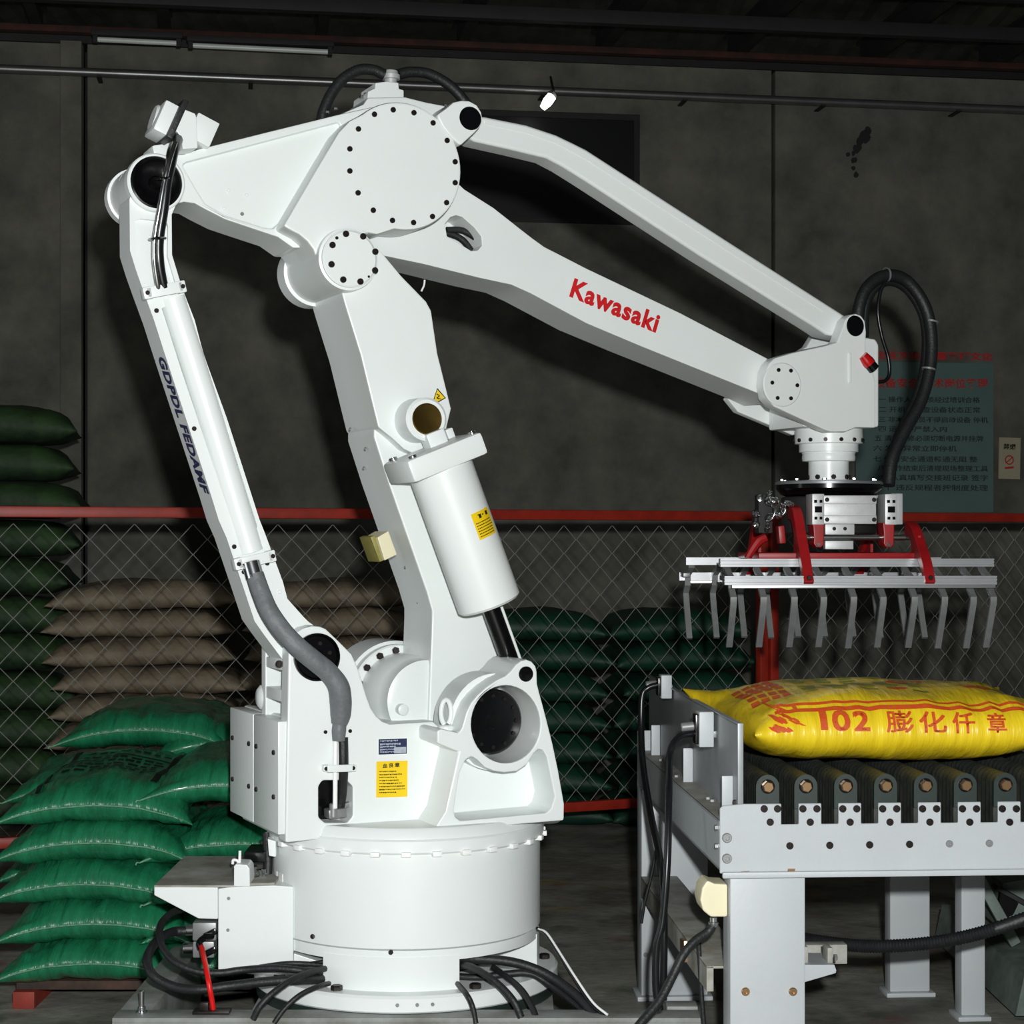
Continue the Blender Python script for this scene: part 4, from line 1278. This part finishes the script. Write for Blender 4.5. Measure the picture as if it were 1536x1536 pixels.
def cylinder_unit(yf, sgn):
    """pneumatic cylinder with its end blocks across the front or the rear"""
    x0, x1 = GR.at(1236, 760, yf)[0], GR.at(1327, 760, yf)[0]
    z0, z1 = gz(786, yf), gz(743, yf)
    y1 = yf + sgn * .07
    ya, yb = min(yf, y1), max(yf, y1)
    zm = (z0 + z1) / 2
    b = join(box(x0, x1 - .022, ya, yb, z1 - .024, z1, .003), box(x0, x1 - .022, ya + .006, yb - .006, z0 + .02, z1 - .02, .002), box(x0, x1 - .022, ya, yb, z0, z0 + .024, .003))
    obj('cylinder_body', b, 'alu2', grip)
    for a, c in ((x0 - .034, x0), (x1, x1 + .034)):
        e = obj('end_block', box(a, c, ya - .006, yb + .006, z0 - .002, z1 + .004, .003), 'alu2', grip)
        fy = ya - .0065 if sgn > 0 else yb + .0065
        for dx, dz, w, h in ((.009, .062, .008, .008), (.024, .062, .008, .008), (.017, .040, .020, .017), (.010, .016, .008, .008), (.024, .016, .008, .008)):
            obj('port', box(a + dx - w / 2, a + dx + w / 2, fy - .001, fy + .001, z0 + dz - h / 2, z0 + dz + h / 2), 'black', e)
    fy = ya - .0005 if sgn > 0 else yb + .0005
    for xx in (x0 + .008, x1 - .03):
        for zz in (z0 + .012, z1 - .012):
            bolt3(Vector((xx, fy, zz)), (0, -sgn, 0), .006, grip, 'bolt', False)
    rod_z = gz(806, yf)
    shx0, shx1 = GR.at(1200, 806, yf)[0], GR.at(1362, 806, yf)[0]
    yr = yf + sgn * .03
    obj('pivot_shaft', cyl((shx0, yr, rod_z), (shx1, yr, rod_z), .0085, 16), 'chrome', grip)
    for px in (1229, 1334):
        xx = GR.at(px, 800, yf)[0]
        cv = solid('clevis', [(xx - .018, z0 + .004), (xx + .014, z0 + .004), (xx + .013, rod_z), (xx + .012, rod_z - .02), (xx + .005, rod_z - .028), (xx - .008, rod_z - .028), (xx - .016, rod_z - .018), (xx - .015, rod_z)], yf - .002, yf + .06 if sgn > 0 else yf + .04, 'red', grip, bev=.003, local=True)
        bolt3(Vector((xx - .004, yf - .003, rod_z - .02)), (0, -1, 0), .006, cv, 'chrome')
    obj('link_bracket', join(box(x0 + .004, x0 + .085, yf, yf + .02, gz(802, yf), z0, .002), box(x0 + .004, x0 + .082, yf, yf + .03, gz(824, yf), gz(811, yf), .002)), 'alu2', grip)
    for xx in (x0 + .028, x0 + .058):
        bolt3(Vector((xx, yf - .0005, gz(793, yf))), (0, -1, 0), .005, grip, 'bolt', False)
    return yr, rod_z
ysh, zsh = cylinder_unit(YF + .06, 1)
ysh2, zsh2 = cylinder_unit(YB - .06, -1)
obj('base_plate', box(GR.at(1132, 832, -.1)[0], GR.at(1372, 832, -.1)[0], -.16, .16, gz(838, -.1), gz(829, -.1), .003), 'red', grip)
# curved red arms: swept flat strips in the depth-height plane
def strip(x, w, path, th):
    bm = bmesh.new()
    path = catmull([Vector((0, a, b)) for a, b in path], 5)
    n = len(path)
    rings = []
    for i, p in enumerate(path):
        d = (path[min(i + 1, n - 1)] - path[max(i - 1, 0)]).normalized()
        nr = Vector((0, -d.z, d.y))
        t = th if not callable(th) else th(i / (n - 1))
        rings.append([bm.verts.new(Vector((x + sx * w / 2, p.y, p.z)) + nr * (sz * t / 2)) for sx, sz in ((-1, -1), (1, -1), (1, 1), (-1, 1))])
    for i in range(n - 1):
        for k in range(4):
            bm.faces.new((rings[i][k], rings[i][(k + 1) % 4], rings[i + 1][(k + 1) % 4], rings[i + 1][k]))
    bm.faces.new(rings[0][::-1])
    bm.faces.new(rings[-1])
    bmesh.ops.recalc_face_normals(bm, faces=bm.faces)
    bmesh.ops.bevel(bm, geom=list(bm.edges), offset=.0015, segments=1, affect='EDGES', clamp_overlap=True)
    return bm
BZ1t, BZ1b = gz(838, -.22), gz(849, -.22)
zb2t, zb2b = GR.at(1290, 863, YF - .02)[1], GR.at(1290, 877, YF - .02)[1]
for sgn in (1, -1):
    yy = YF if sgn == 1 else YB
    for px, y_top, ztop in ((1209, -.10, gz(768, -.1)), (1390, -.10, gz(792, -.1))):
        if sgn == -1:
            px -= 26
        xx = GR.at(px, 850, YF)[0]
        path = [(sgn * y_top, ztop), (sgn * (y_top - .05), ztop - .012), (sgn * -.205, ztop * .5 + zb2t * .5 + .012), (sgn * -.262, zb2t + .03), (sgn * -.300, zb2b + .002)]
        ar = obj('clamp_arm', strip(xx, .027, path, lambda u: .040 - .016 * u), 'red', grip)
        bolt3(Vector((xx, sgn * -.308, zb2t - .006)), (0, -sgn, 0), .007, ar)
        obj('arm_web', box(xx - .004, xx + .004, min(sgn * -.2, sgn * -.13), max(sgn * -.2, sgn * -.13), BZ1t + .002, zsh + .005), 'red', ar)
# combs: two slotted beams and ten bent fingers each
def beam(x0, x1, y0, y1, z0, z1):
    """extruded profile with two long grooves"""
    h = z1 - z0
    p = [(y0, z0), (y0, z0 + h * .28), (y0 + .004, z0 + h * .31), (y0 + .004, z0 + h * .42), (y0, z0 + h * .45), (y0, z0 + h * .68), (y0 + .004, z0 + h * .72), (y0 + .004, z0 + h * .80), (y0, z0 + h * .83), (y0, z1), (y1, z1), (y1, z0)]
    bm = bmesh.new()
    a = [bm.verts.new((x0, y, z)) for y, z in p]
    b = [bm.verts.new((x1, y, z)) for y, z in p]
    bm.faces.new(a)
    bm.faces.new(b[::-1])
    for i in range(len(p)):
        bm.faces.new((a[i], a[(i + 1) % len(p)], b[(i + 1) % len(p)], b[i]))
    bmesh.ops.recalc_face_normals(bm, faces=bm.faces)
    return bm
def comb(sgn, xoff):
    ya, yb = YF - .02, -.20
    xa0, xa1 = GR.at(1080, 840, yb)[0], GR.at(1490, 840, yb)[0]
    xb0, xb1 = GR.at(1086, 870, ya)[0], GR.at(1494, 870, ya)[0]
    flip = Matrix.Scale(sgn, 4, (0, 1, 0))
    sh = Matrix.Translation((xoff, 0, 0))
    zt0, zt1 = gz(850, yb), gz(838, yb)
    za, zbm = gz(881.5, ya), gz(864, ya)
    def add(name, bm, m):
        bm.transform(sh @ flip)
        if sgn < 0:
            bmesh.ops.reverse_faces(bm, faces=bm.faces)
        return obj(name, bm, m, grip, 30)
    add('upper_beam', beam(xa0, xa1, yb - .008, yb + .022, zt0, zt1), 'alu')
    add('lower_beam', beam(xb0, xb1, ya - .010, ya + .016, za + .008, zbm), 'alu')
    add('lower_strip', box(xb0 + .02, xb1 - .005, ya - .012, ya + .012, za - .001, za + .0075, .001), 'alu')
    for e in (xb0 + .012, xb1 - .012):
        add('end_bracket', box(e - .01, e + .01, ya + .016, yb - .008, zbm - .012, zbm, .001), 'steel')
    xs_ = [GR.at(px, 885, ya)[0] for px in (1099, 1144, 1190, 1234, 1279, 1323, 1370, 1415, 1458, 1488)]
    for x in xs_:
        tip = gz(970, ya + .06) + random.uniform(-.003, .003)
        path = [(yb + .004, zt0 - .004), (yb - .022, zt0 - .016), (ya + .028, zbm - .004), (ya + .020, za - .004), (ya - .012, za - .028), (ya - .010, za - .040), (ya + .015, za - .09), (ya + .055, tip)]
        bm = bmesh.new()
        ps = [Vector((0, a, b)) for a, b in path]
        rings = []
        for i, p in enumerate(ps):
            d = (ps[min(i + 1, len(ps) - 1)] - ps[max(i - 1, 0)]).normalized()
            nr = Vector((0, -d.z, d.y)) * .005
            rings.append([bm.verts.new(Vector((x + sx * .0085, p.y, p.z)) + nr * sz) for sx, sz in ((-1, -1), (1, -1), (1, 1), (-1, 1))])
        for i in range(len(ps) - 1):
            for k in range(4):
                bm.faces.new((rings[i][k], rings[i][(k + 1) % 4], rings[i + 1][(k + 1) % 4], rings[i + 1][k]))
        bm.faces.new(rings[0][::-1])
        bm.faces.new(rings[-1])
        bmesh.ops.recalc_face_normals(bm, faces=bm.faces)
        add('finger', bm, 'steel')
comb(1, 0)
comb(-1, GR.at(1018, 860, .29)[0] - GR.at(1086, 870, -.29)[0])
# valve and silver fittings at the left of the hub
vx = GR.at(1150, 770, -.16)
vb = obj('air_valve', join(box(vx[0] - .028, vx[0] + .012, -.185, -.13, gz(800, -.16), gz(742, -.16), .004), box(vx[0] - .036, vx[0] - .01, -.17, -.14, gz(790, -.16), gz(765, -.16), .003)), 'dark', grip)
rnd = random.Random(9)
for x, y, r in ((1140, 749, .010), (1156, 756, .013), (1166, 752, .010), (1178, 754, .009), (1152, 746, .008), (1138, 772, .010), (1150, 778, .010), (1162, 772, .010), (1137, 786, .009), (1150, 797, .008), (1172, 768, .009)):
    p = GR.L(x, y, -.195)
    d = (rnd.uniform(-.8, .8), -.5, rnd.uniform(-.3, .9))
    obj('air_fitting', lathe(p, d, [(0, r * .8), (.008, r), (.014, r), (.015, r * .65), (.024, r * .65), (.026, r * .3)], 12), 'chrome', vb, 30)
for l in ([(1156, 756, -.2), (1163, 764, -.21), (1158, 778, -.21), (1150, 782, -.2)], [(1172, 755, -.2), (1178, 766, -.205), (1170, 776, -.2)]):
    hose('air_tube', l, .0045, 'chrome', vb, GR, sub=6)
obj('side_arm', tube([GR.L(1149, 806, -.12), GR.L(1138, 812, -.12), GR.L(1128, 826, -.12), GR.L(1121, 838, -.12)], [.012, .013, .011, .010], 8, 4), 'red', grip)
obj('clevis', obox(GR.L(1171, 802, -.12), (1, 0, .1), (-.1, 0, 1), .018, .04, .05, .004), 'red', grip)

# ------------------------------------------------------------------ roller conveyor
KX = (1080 - CX) / F * 4.0
K = Fr(KX, 4.0, 3.6)
KD = 1.36
cv = thing('roller_conveyor', 'pale grey roller conveyor table with black rollers at the right', 'conveyor', K)
def kz(px, py, y=0):
    return K.at(px, py, y)[1]
XE = 1.02
zlow, znot, ztab = kz(1200, 1309), kz(1250, 1236), kz(1250, 1205)
tabs = []
p = [(0, zlow), (0, kz(1080, 1209) - .006), (.006, kz(1080, 1209)), (.05, ztab)]
e0 = K.at(1172, 1205, 0)[0]
p += [(e0, ztab), (e0, znot)]
starts = [1198.2 + 59.8 * k for k in range(9)]
for s in starts:
    a, b = K.at(s, 1205, 0)[0], K.at(s + 34, 1205, 0)[0]
    if b > XE:
        break
    p += [(a, znot), (a, ztab), (b, ztab), (b, znot)]
p += [(XE, znot), (XE, zlow)]
fp = solid('front_plate', p, 0, .007, 'grey', cv, fr=K, bev=.0015, local=True, seg=1)
obj('bottom_lip', box(.004, XE, -.012, .0, zlow - .009, zlow + .004, .003), 'grey', cv)
solid('rear_plate', [(x, z) for x, z in ((0, zlow), (0, ztab + .02), (.10, ztab + .02), (.10, znot), (XE, znot), (XE, zlow))], KD, KD + .007, 'grey', cv, fr=K, bev=.0015, local=True)
for k in range(9):
    cx_ = (1147 if k == 0 else 1215 + 59.8 * (k - 1))
    for dx, dy in ((-11 if k else -1, 1213), (10 if k else 19, 1213), (0 if k else 8, 1233)):
        if K.at(cx_ + dx, dy, 0)[0] < XE - .01:
            bolt(cx_ + dx, dy, 0, .0078, fp, 'bolt', K)
for k in range(7):
    bolt(1184.5 + 59.8 * k, 1268.5 - k * .75, 0, .0078, fp, ('bolt', 'steel')[k in (4, 5)], K)
for y in (1256.5, 1287.5):
    bolt(1090, y, 0, .0105, fp, 'steel', K, name='rivet')
obj('rust_mark', join(patch_quad(K, [(1112, 1307), (1124, 1306.5), (1123, 1311), (1110, 1311.5)], -.0005), patch_quad(K, [(1182, 1303), (1193, 1303), (1192, 1308), (1181, 1308)], -.0005)), 'bronze', fp)
# rollers: ribbed rubber cover on a dark end cap with a bronze bolt
def stadium(hw, zlo, zc, n=12):
    return [(-hw, zlo)] + [(hw, zlo)] + [(hw * math.cos(PI * k / n), zc + hw * math.sin(PI * k / n)) for k in range(n + 1)]
zc = kz(1210, 1180)
hw = K.r(1210, 1180, 0, 17.5)
zlo = znot - .02
def roller_meshes():
    prof = stadium(hw - .001, zlo, zc, 14)
    bm = bmesh.new()
    y, i, rings = .022, 0, []
    while y < KD - .01:
        s = 1 if (i // 2) % 2 else .90
        rings.append([bm.verts.new((x * s, y, zc + (z - zc) * s if z > zc else z)) for x, z in prof])
        y += (.004, .010)[i % 2]
        i += 1
    n = len(prof)
    for a in range(len(rings) - 1):
        for k in range(n):
            bm.faces.new((rings[a][k], rings[a][(k + 1) % n], rings[a + 1][(k + 1) % n], rings[a + 1][k]))
    bm.faces.new(rings[0])
    bm.faces.new(rings[-1][::-1])
    bmesh.ops.recalc_face_normals(bm, faces=bm.faces)
    cover = to_me(bm, 'roller', 'roller_cover', 40)
    bm = prism(stadium(hw, ztab - .012, zc, 14), .0075, .02)
    cap = to_me(bm, 'darkgreen', 'end_cap', 40)
    ring = to_me(lathe((0, .0075, zc), (0, -1, 0), [(0, hw * .62), (.002, hw * .62), (.002, hw * .5)], 24), 'black', 'washer', 40)
    return cover, cap, ring
RC, RCAP, RW = roller_meshes()
for k in range(9):
    x = K.at(1152.5 if k == 0 else 1210 + 59.9 * (k - 1), 1180, 0)[0]
    if x > XE - .03:
        break
    r = put('roller', RC, cv, Vector((x, 0, 0)))
    c = put('end_cap', RCAP, r)
    put('washer', RW, r)
    b = put('axle_bolt', HEX['bronze'], r, Vector((0, .006, zc)))
    b.scale = (.0125, .0125, .0125)
# left side beam, guard plate and its brackets
bt, bb = .678, zlow + .006
sb = obj('side_beam', join(box(0, .005, .008, KD, bb, bt), box(0, .062, .008, KD, bt - .005, bt, .001), box(0, .05, .008, KD, bb, bb + .005)), 'grey', cv)
obj('beam_dust', box(.003, .060, .03, KD - .03, bt, bt + .0008), 'greydirty', sb)
for y, x in ((.06, .02), (.30, .035), (.34, .032), (.75, .02), (1.1, .03)):
    bolt3(Vector((x, y, bt + .0008)), (0, 0, 1), .007, sb, 'steel')
for y, z in ((.012, .62), (.012, .66)):
    bolt3(Vector((-.0005, .03, z)), (-1, 0, 0), .007, sb, 'chrome')
zg = kz(1116, 1085, .01)
gp = obj('guard_plate', join(box(.047, .052, .009, KD + .1, bt - .02, zg, .0008), box(.040, .052, .008, .011, bt - .0, zg, .0005), box(.040, .0475, .009, KD + .1, zg - .003, zg, .0005)), 'galv', cv)
bolt3(Vector((.0465, .07, bt + .03)), (-1, 0, 0), .007, gp, 'bolt')
for y in (.07, .62, 1.2):
    obj('guard_bracket', box(.022, .0465, y + .03, y + .036, bt, bt + .085, .002), 'grey', cv)
# sensors on the guard plate with black cables
def sensor(px0, px1, py0, py1, y, cable):
    x0, z1 = K.at(px0, py0, y)
    x1, z0 = K.at(px1, py1, y)
    s = obj('photo_sensor', join(box(x0, x1, y, y + .055, z0, z1, .003)), 'grey', cv)
    obj('sensor_back', box(x0 - .008, x0 + .002, y + .008, y + .05, z0 + .006, z1 - .006, .003), 'black', s)
    a, b = Vector((x0 - .008, y + .028, (z0 + z1) / 2 + .006)), Vector((x0 - .038, y + .028, (z0 + z1) / 2 + .003))
    obj('sensor_plug', cyl(a, b, .0105, 16, .002), 'steel', s)
    hose('sensor_cable', [tuple_ for tuple_ in cable], .0085, 'glosscable', s, K, sub=8)
    obj('sensor_arm', box(x1 - .004, .0475, y + .02, y + .034, z0 + .02, z0 + .035, .001), 'steel', s)
sensor(1049, 1071, 1068, 1121, .30, [(1042, 1100, .33), (1022, 1104, .32), (1009, 1118, .30), (1004, 1142, .28), (1003, 1200, .20), (1001, 1290, .15), (994, 1380, .14), (985, 1420, .14), (984, 1480, .14), (990, 1515, .14)])
sensor(992, 1008, 1013, 1048, .98, [(987, 1027, 1.0), (972, 1032, 1.0), (963, 1046, 1.0), (962, 1100, .98), (965, 1150, .9), (976, 1220, .7), (990, 1290, .4), (996, 1370, .3), (995, 1500, .3)])
hose('sensor_cable', [(985, 1270, .6), (978, 1310, .6), (968, 1350, .6), (962, 1385, .6)], .004, 'glosscable', cv, K)
# legs, rails and feet
def leg(px0, px1, y, d, z1=None, xx=None):
    a, b = (K.at(px0, 1400, y)[0], K.at(px1, 1400, y)[0])
    l = obj('leg', box(a, b, y, y + d, .012, zlow - .004 if z1 is None else z1, .005), 'grey', cv)
    obj('foot_plate', box(a - .012, b + .012, y - .015, y + d + .015, 0, .012, .002), 'grey', l)
    return l
l1 = leg(1095, 1208, .012, .085)
for px in (1118, 1189):
    bolt(px, 1487, .012, .009, l1, 'bronze', K)
l2 = leg(962, 1062, 1.20, .09, zlow + .02)
bolt(968.5, 1432, 1.20, .006, l2, 'steel', K)
leg(1335, 1395, 1.20, .06)
leg(1442, 1478, .93, .06)
obj('rear_rail', box(.05, XE, 1.21, 1.27, zlow - .06, zlow - .004, .003), 'dark', cv)
x_a = K.at(1003, 1345, 1.0)[0]
sr = obj('side_rail', join(box(-.012, .003, .10, 1.2, .29, .345), box(-.012, .09, .10, 1.2, .34, .3455, .001)), 'greydirty', cv)
obj('rail_clip', obox(K.L(1042, 1425, .4) + Vector((-.02, 0, 0)), (0, 1, -.1), (0, .1, 1), .06, .02, .05, .002), 'bronze', sr)
obj('cross_rail', box(.1, .35, .30, .34, .30, .345, .002), 'greydirty', cv)
obj('under_tray', box(.06, XE, .03, KD - .03, zlow + .012, zlow + .02), 'dark', cv)
# cream junction box with its cable
jb = solid('junction_box', [(1092, 1326), (1072, 1325), (1061, 1320), (1053, 1332), (1050, 1350), (1054, 1366), (1066, 1376), (1092, 1376)], .03, .11, 'cream', cv, fr=K, bev=.006)
obj('box_gland', lathe(K.L(1070, 1390, .05), (0, 0, 1), [(0, .009), (.006, .011), (.010, .011), (.011, .008), (.02, .008)], 14), 'chrome', jb)
hose('box_cable', [(1069, 1388, .05), (1062, 1398, .05), (1042, 1412, .04), (1025, 1432, .03), (1010, 1462, .02), (990, 1500, .0), (965, 1530, -.02), (940, 1560, -.04)], .010, 'rubber', jb, K, sub=8)
hose('box_cable', [(1048, 1410, .2), (1050, 1450, .2), (1053, 1500, .2), (1058, 1560, .2)], .0055, 'rubber', jb, K)
# small bracket with a bolt on the right of the near leg
bk = solid('motor_bracket', [(1206, 1447), (1252, 1447), (1255, 1456), (1254, 1460), (1206, 1474)], .07, .19, 'grey', cv, fr=K, bev=.002)
obj('bracket_lug', (box(K.at(1243, 1440, .08)[0], K.at(1251, 1440, .08)[0], .09, .14, kz(1243, 1448, .09), kz(1243, 1422, .09), .002)), 'greydirty', bk)
obj('bracket_lug', (box(K.at(1207, 1440, .08)[0], K.at(1214, 1440, .08)[0], .09, .14, kz(1243, 1448, .09), kz(1243, 1420, .09), .002)), 'greydirty', bk)
bolt3(K.L(1251, 1436, .11), (1, 0, 0), .008, bk, 'steel')
# corrugated hose slung under the table
hz = tag(hose('corrugated_hose', [(1185, 1405, .40), (1215, 1410, .40), (1260, 1416, .38), (1310, 1419.5, .36), (1370, 1417, .34), (1430, 1409, .32), (1490, 1394, .30), (1560, 1370, .28)], .0165, 'rubber', None, K, sub=26, seg=14, rib=.0024, ribn=1), 'black corrugated hose slung under the conveyor table', 'hose')
hz.matrix_world = K.M

# grey-green machine standing behind the conveyor at the right edge
mc = thing('inclined_machine', 'dim grey-green machine frame on the floor behind the conveyor at the right edge', 'machine')
def W3(px, py, Y):
    return W.L(px, py, Y)
obj('base_skid', prism([(W.at(1487, 1422, 5.2)[0], .02), (W.at(1545, 1462, 5.2)[0] + .02, .02), (1.75, .02), (1.75, .13), (W.at(1500, 1415, 5.2)[0], .13)], 4.95, 5.9), 'machine', mc)
obj('strut', obox(W3(1489, 1355, 5.25), (1, 0, .55), (-.36, 0, 1), .03, .03, .26, .003), 'machine', mc)
obj('strut', obox(W3(1447, 1355, 5.6), (1, 0, .4), (-.36, 0, 1), .02, .02, .26, .003), 'machine', mc)
obj('hopper', prism(loc2([(1505, 1325), (1580, 1312), (1580, 1390), (1500, 1392), (1498, 1380)], 5.3, W), 5.3, 5.7), 'machine', mc)
obj('chute', prism(loc2([(1501, 1338), (1528, 1355), (1520, 1372), (1508, 1378), (1497, 1368)], 5.29, W), 5.29, 5.31), 'black', mc)
obj('hood', obox(W3(1515, 1342, 5.27), (1, 0, -.55), (.55, 0, 1), .10, .06, .012, .002), 'dark', mc)

# ------------------------------------------------------------------ yellow sack  on the rollers
SW, SL, ST = .60, .745, .185
bm, _ = sack_bm(SL, SW, ST, n=44, m=40, ax=4, ay=3.6, ear=.0, droop=.0, seed=3, flat=.82, wr=.014, pinch=.035, freq=12)
for v in bm.verts:                  # only the rear corners end in ears
    s, t = v.co.x / (SL / 2), v.co.y / (SW / 2)
    if t < -.3 and abs(s) > .75:
        v.co.x -= math.copysign(min(1, (abs(s) - .75) * 4) * min(1, (-t - .3) * 1.6) * .03, s)
# pull the two rear ears up over the guard plate
for v in bm.verts:
    s, t = v.co.x / (SL / 2), v.co.y / (SW / 2)
    if t > .5 and abs(s) > .8:
        k = (abs(s) - .8) * 5 * (t - .5) * 2
        v.co.z += .055 * min(1.2, k)
        v.co.x += math.copysign(.035 * min(1, k), s)
        v.co.y += .02 * min(1, k)
ys = to_me(bm, 'sackyellow', 'yellow_sack')
so = put('yellow_sack', ys)
tag(so, 'full yellow printed feed sack lying across the conveyor rollers', 'sack')
zroll = zc + hw
SYc = .085 + SW / 2
SXc = .062 + SL / 2
so.matrix_world = K.M @ Matrix.Translation((SXc, SYc, zroll + ST / 2 * .82 + .001))
Si = so.matrix_world.inverted()
stree = BVHTree.FromPolygons([v.co for v in ys.vertices], [p_.vertices for p_ in ys.polygons])
def sack_text(s, a, b, hpx, m, bold=0, name='printed_text', fat=.0011):
    yl = .06
    p0 = Si @ (K.M @ K.L(a[0], a[1], yl))
    p1 = Si @ (K.M @ K.L(b[0], b[1], yl))
    me = fit_text(text_me(s, bold), p0, p1, K.r(a[0], a[1], yl, hpx), Vector((0, 0, 1)), Vector((0, 0, 1)))
    if fat:
        vs, fs = [], []
        base = [v.co.copy() for v in me.vertices]
        polys = [tuple(p_.vertices) for p_ in me.polygons]
        for dx in (-fat, fat):
            for dz in (-fat * .7, fat * .7):
                b = len(vs)
                vs += [c_ + Vector((dx, 0, dz)) for c_ in base]
                fs += [tuple(i_ + b for i_ in p_) for p_ in polys]
        bpy.data.meshes.remove(me)
        me = bpy.data.meshes.new('q')
        me.from_pydata(vs, [], fs)
    return drape(name, me, m, so, stree, d=(0, 1, 0), off=.0022, cut=4)
sack_text('1', (1237, 1097), (1247, 1097), 27, 'sackred', .0, fat=.0008)
sack_text('0', (1256, 1098), (1281, 1098), 28, 'sackred', fat=.0022)
sack_text('2', (1288, 1098), (1310, 1098), 27, 'sackred', fat=.0022)
sack_text('膨', (1337, 1101), (1377, 1101), 31, 'sackred')
sack_text('化', (1387, 1101), (1427, 1101), 30, 'sackred')
sack_text('仟', (1437, 1102), (1470, 1102), 30, 'sackred')
sack_text('章', (1490, 1101), (1517, 1101), 28, 'sackred')
def strip_q(x0, x1, y0, y1, n=40):
    return [rect(x0 + (x1 - x0) * i / n, x0 + (x1 - x0) * (i + 1) / n, y0, y1) for i in range(n)]
yb = -SW / 2
drape('red_stripe', flat_quads(strip_q(-.29, .34, yb + .034, yb + .044) + strip_q(-.29, .34, yb + .052, yb + .059)), 'sackred', so, stree, off=.0012, cut=2)
rnd = random.Random(12)
def blot(cx_, cy_, w, h, n):
    qs = []
    for _ in range(n):
        x, y = cx_ + rnd.uniform(-w, w), cy_ + rnd.uniform(-h, h)
        a, b = rnd.uniform(.006, .02), rnd.uniform(.006, .016)
        qs.append([(x + a * math.cos(k * PI / 3) * rnd.uniform(.6, 1.2), y + b * math.sin(k * PI / 3) * rnd.uniform(.6, 1.2), .3) for k in range(6)])
    return flat_quads(qs)
for args in ((.075, yb + .30, .035, .03, 10), (.20, yb + .18, .04, .02, 9), (.30, yb + .16, .02, .012, 4), (.02, yb + .16, .03, .01, 4)):
    o = drape('printed_emblem', blot(*args), 'sackred', so, stree, off=.0010, cut=2)
    o['kind'] = 'stuff'
qs = []
for r_ in range(6):
    for c_ in range(4):
        x, y = -.32 + c_ * .024, yb + .13 + r_ * .05
        qs.append(rect(x, x + .018, y, y + .036))
o = drape('red_column_print', flat_quads(qs), 'sackred', so, stree, off=.0010, cut=3)
o['kind'] = 'stuff'
qs = []
for c_ in range(5):
    for r_ in range(9):
        if rnd.random() < .85:
            x, y = -.20 + c_ * .062, yb + .13 + r_ * .032
            qs.append(rect(x + rnd.uniform(0, .01), x + rnd.uniform(.028, .045), y, y + rnd.uniform(.012, .02)))
for _ in range(14):
    x, y = rnd.uniform(.22, .31), yb + rnd.uniform(.12, .36)
    qs.append(rect(x, x + rnd.uniform(.02, .04), y, y + .012))
o = drape('green_column_print', flat_quads(qs), 'sackgreenprint', so, stree, off=.0010, cut=3)
o['kind'] = 'stuff'

vs = []
for _ in range(22):
    a = Si @ (K.M @ K.L(1186 + rnd.uniform(-20, 20), 1082 + rnd.uniform(-16, 16), .06))
    w, h = rnd.uniform(.006, .016), rnd.uniform(.003, .006)
    vs.append([Vector(a) + Vector((w * math.cos(k * PI / 3) * rnd.uniform(.6, 1.2), 0, h * math.sin(k * PI / 3) * rnd.uniform(.6, 1.2) - w * .4 * math.cos(k * PI / 3))) for k in range(6)])
o = drape('printed_emblem', flat_quads(vs), 'sackred', so, stree, d=(0, 1, 0), off=.0018, cut=2)
o['kind'] = 'stuff'
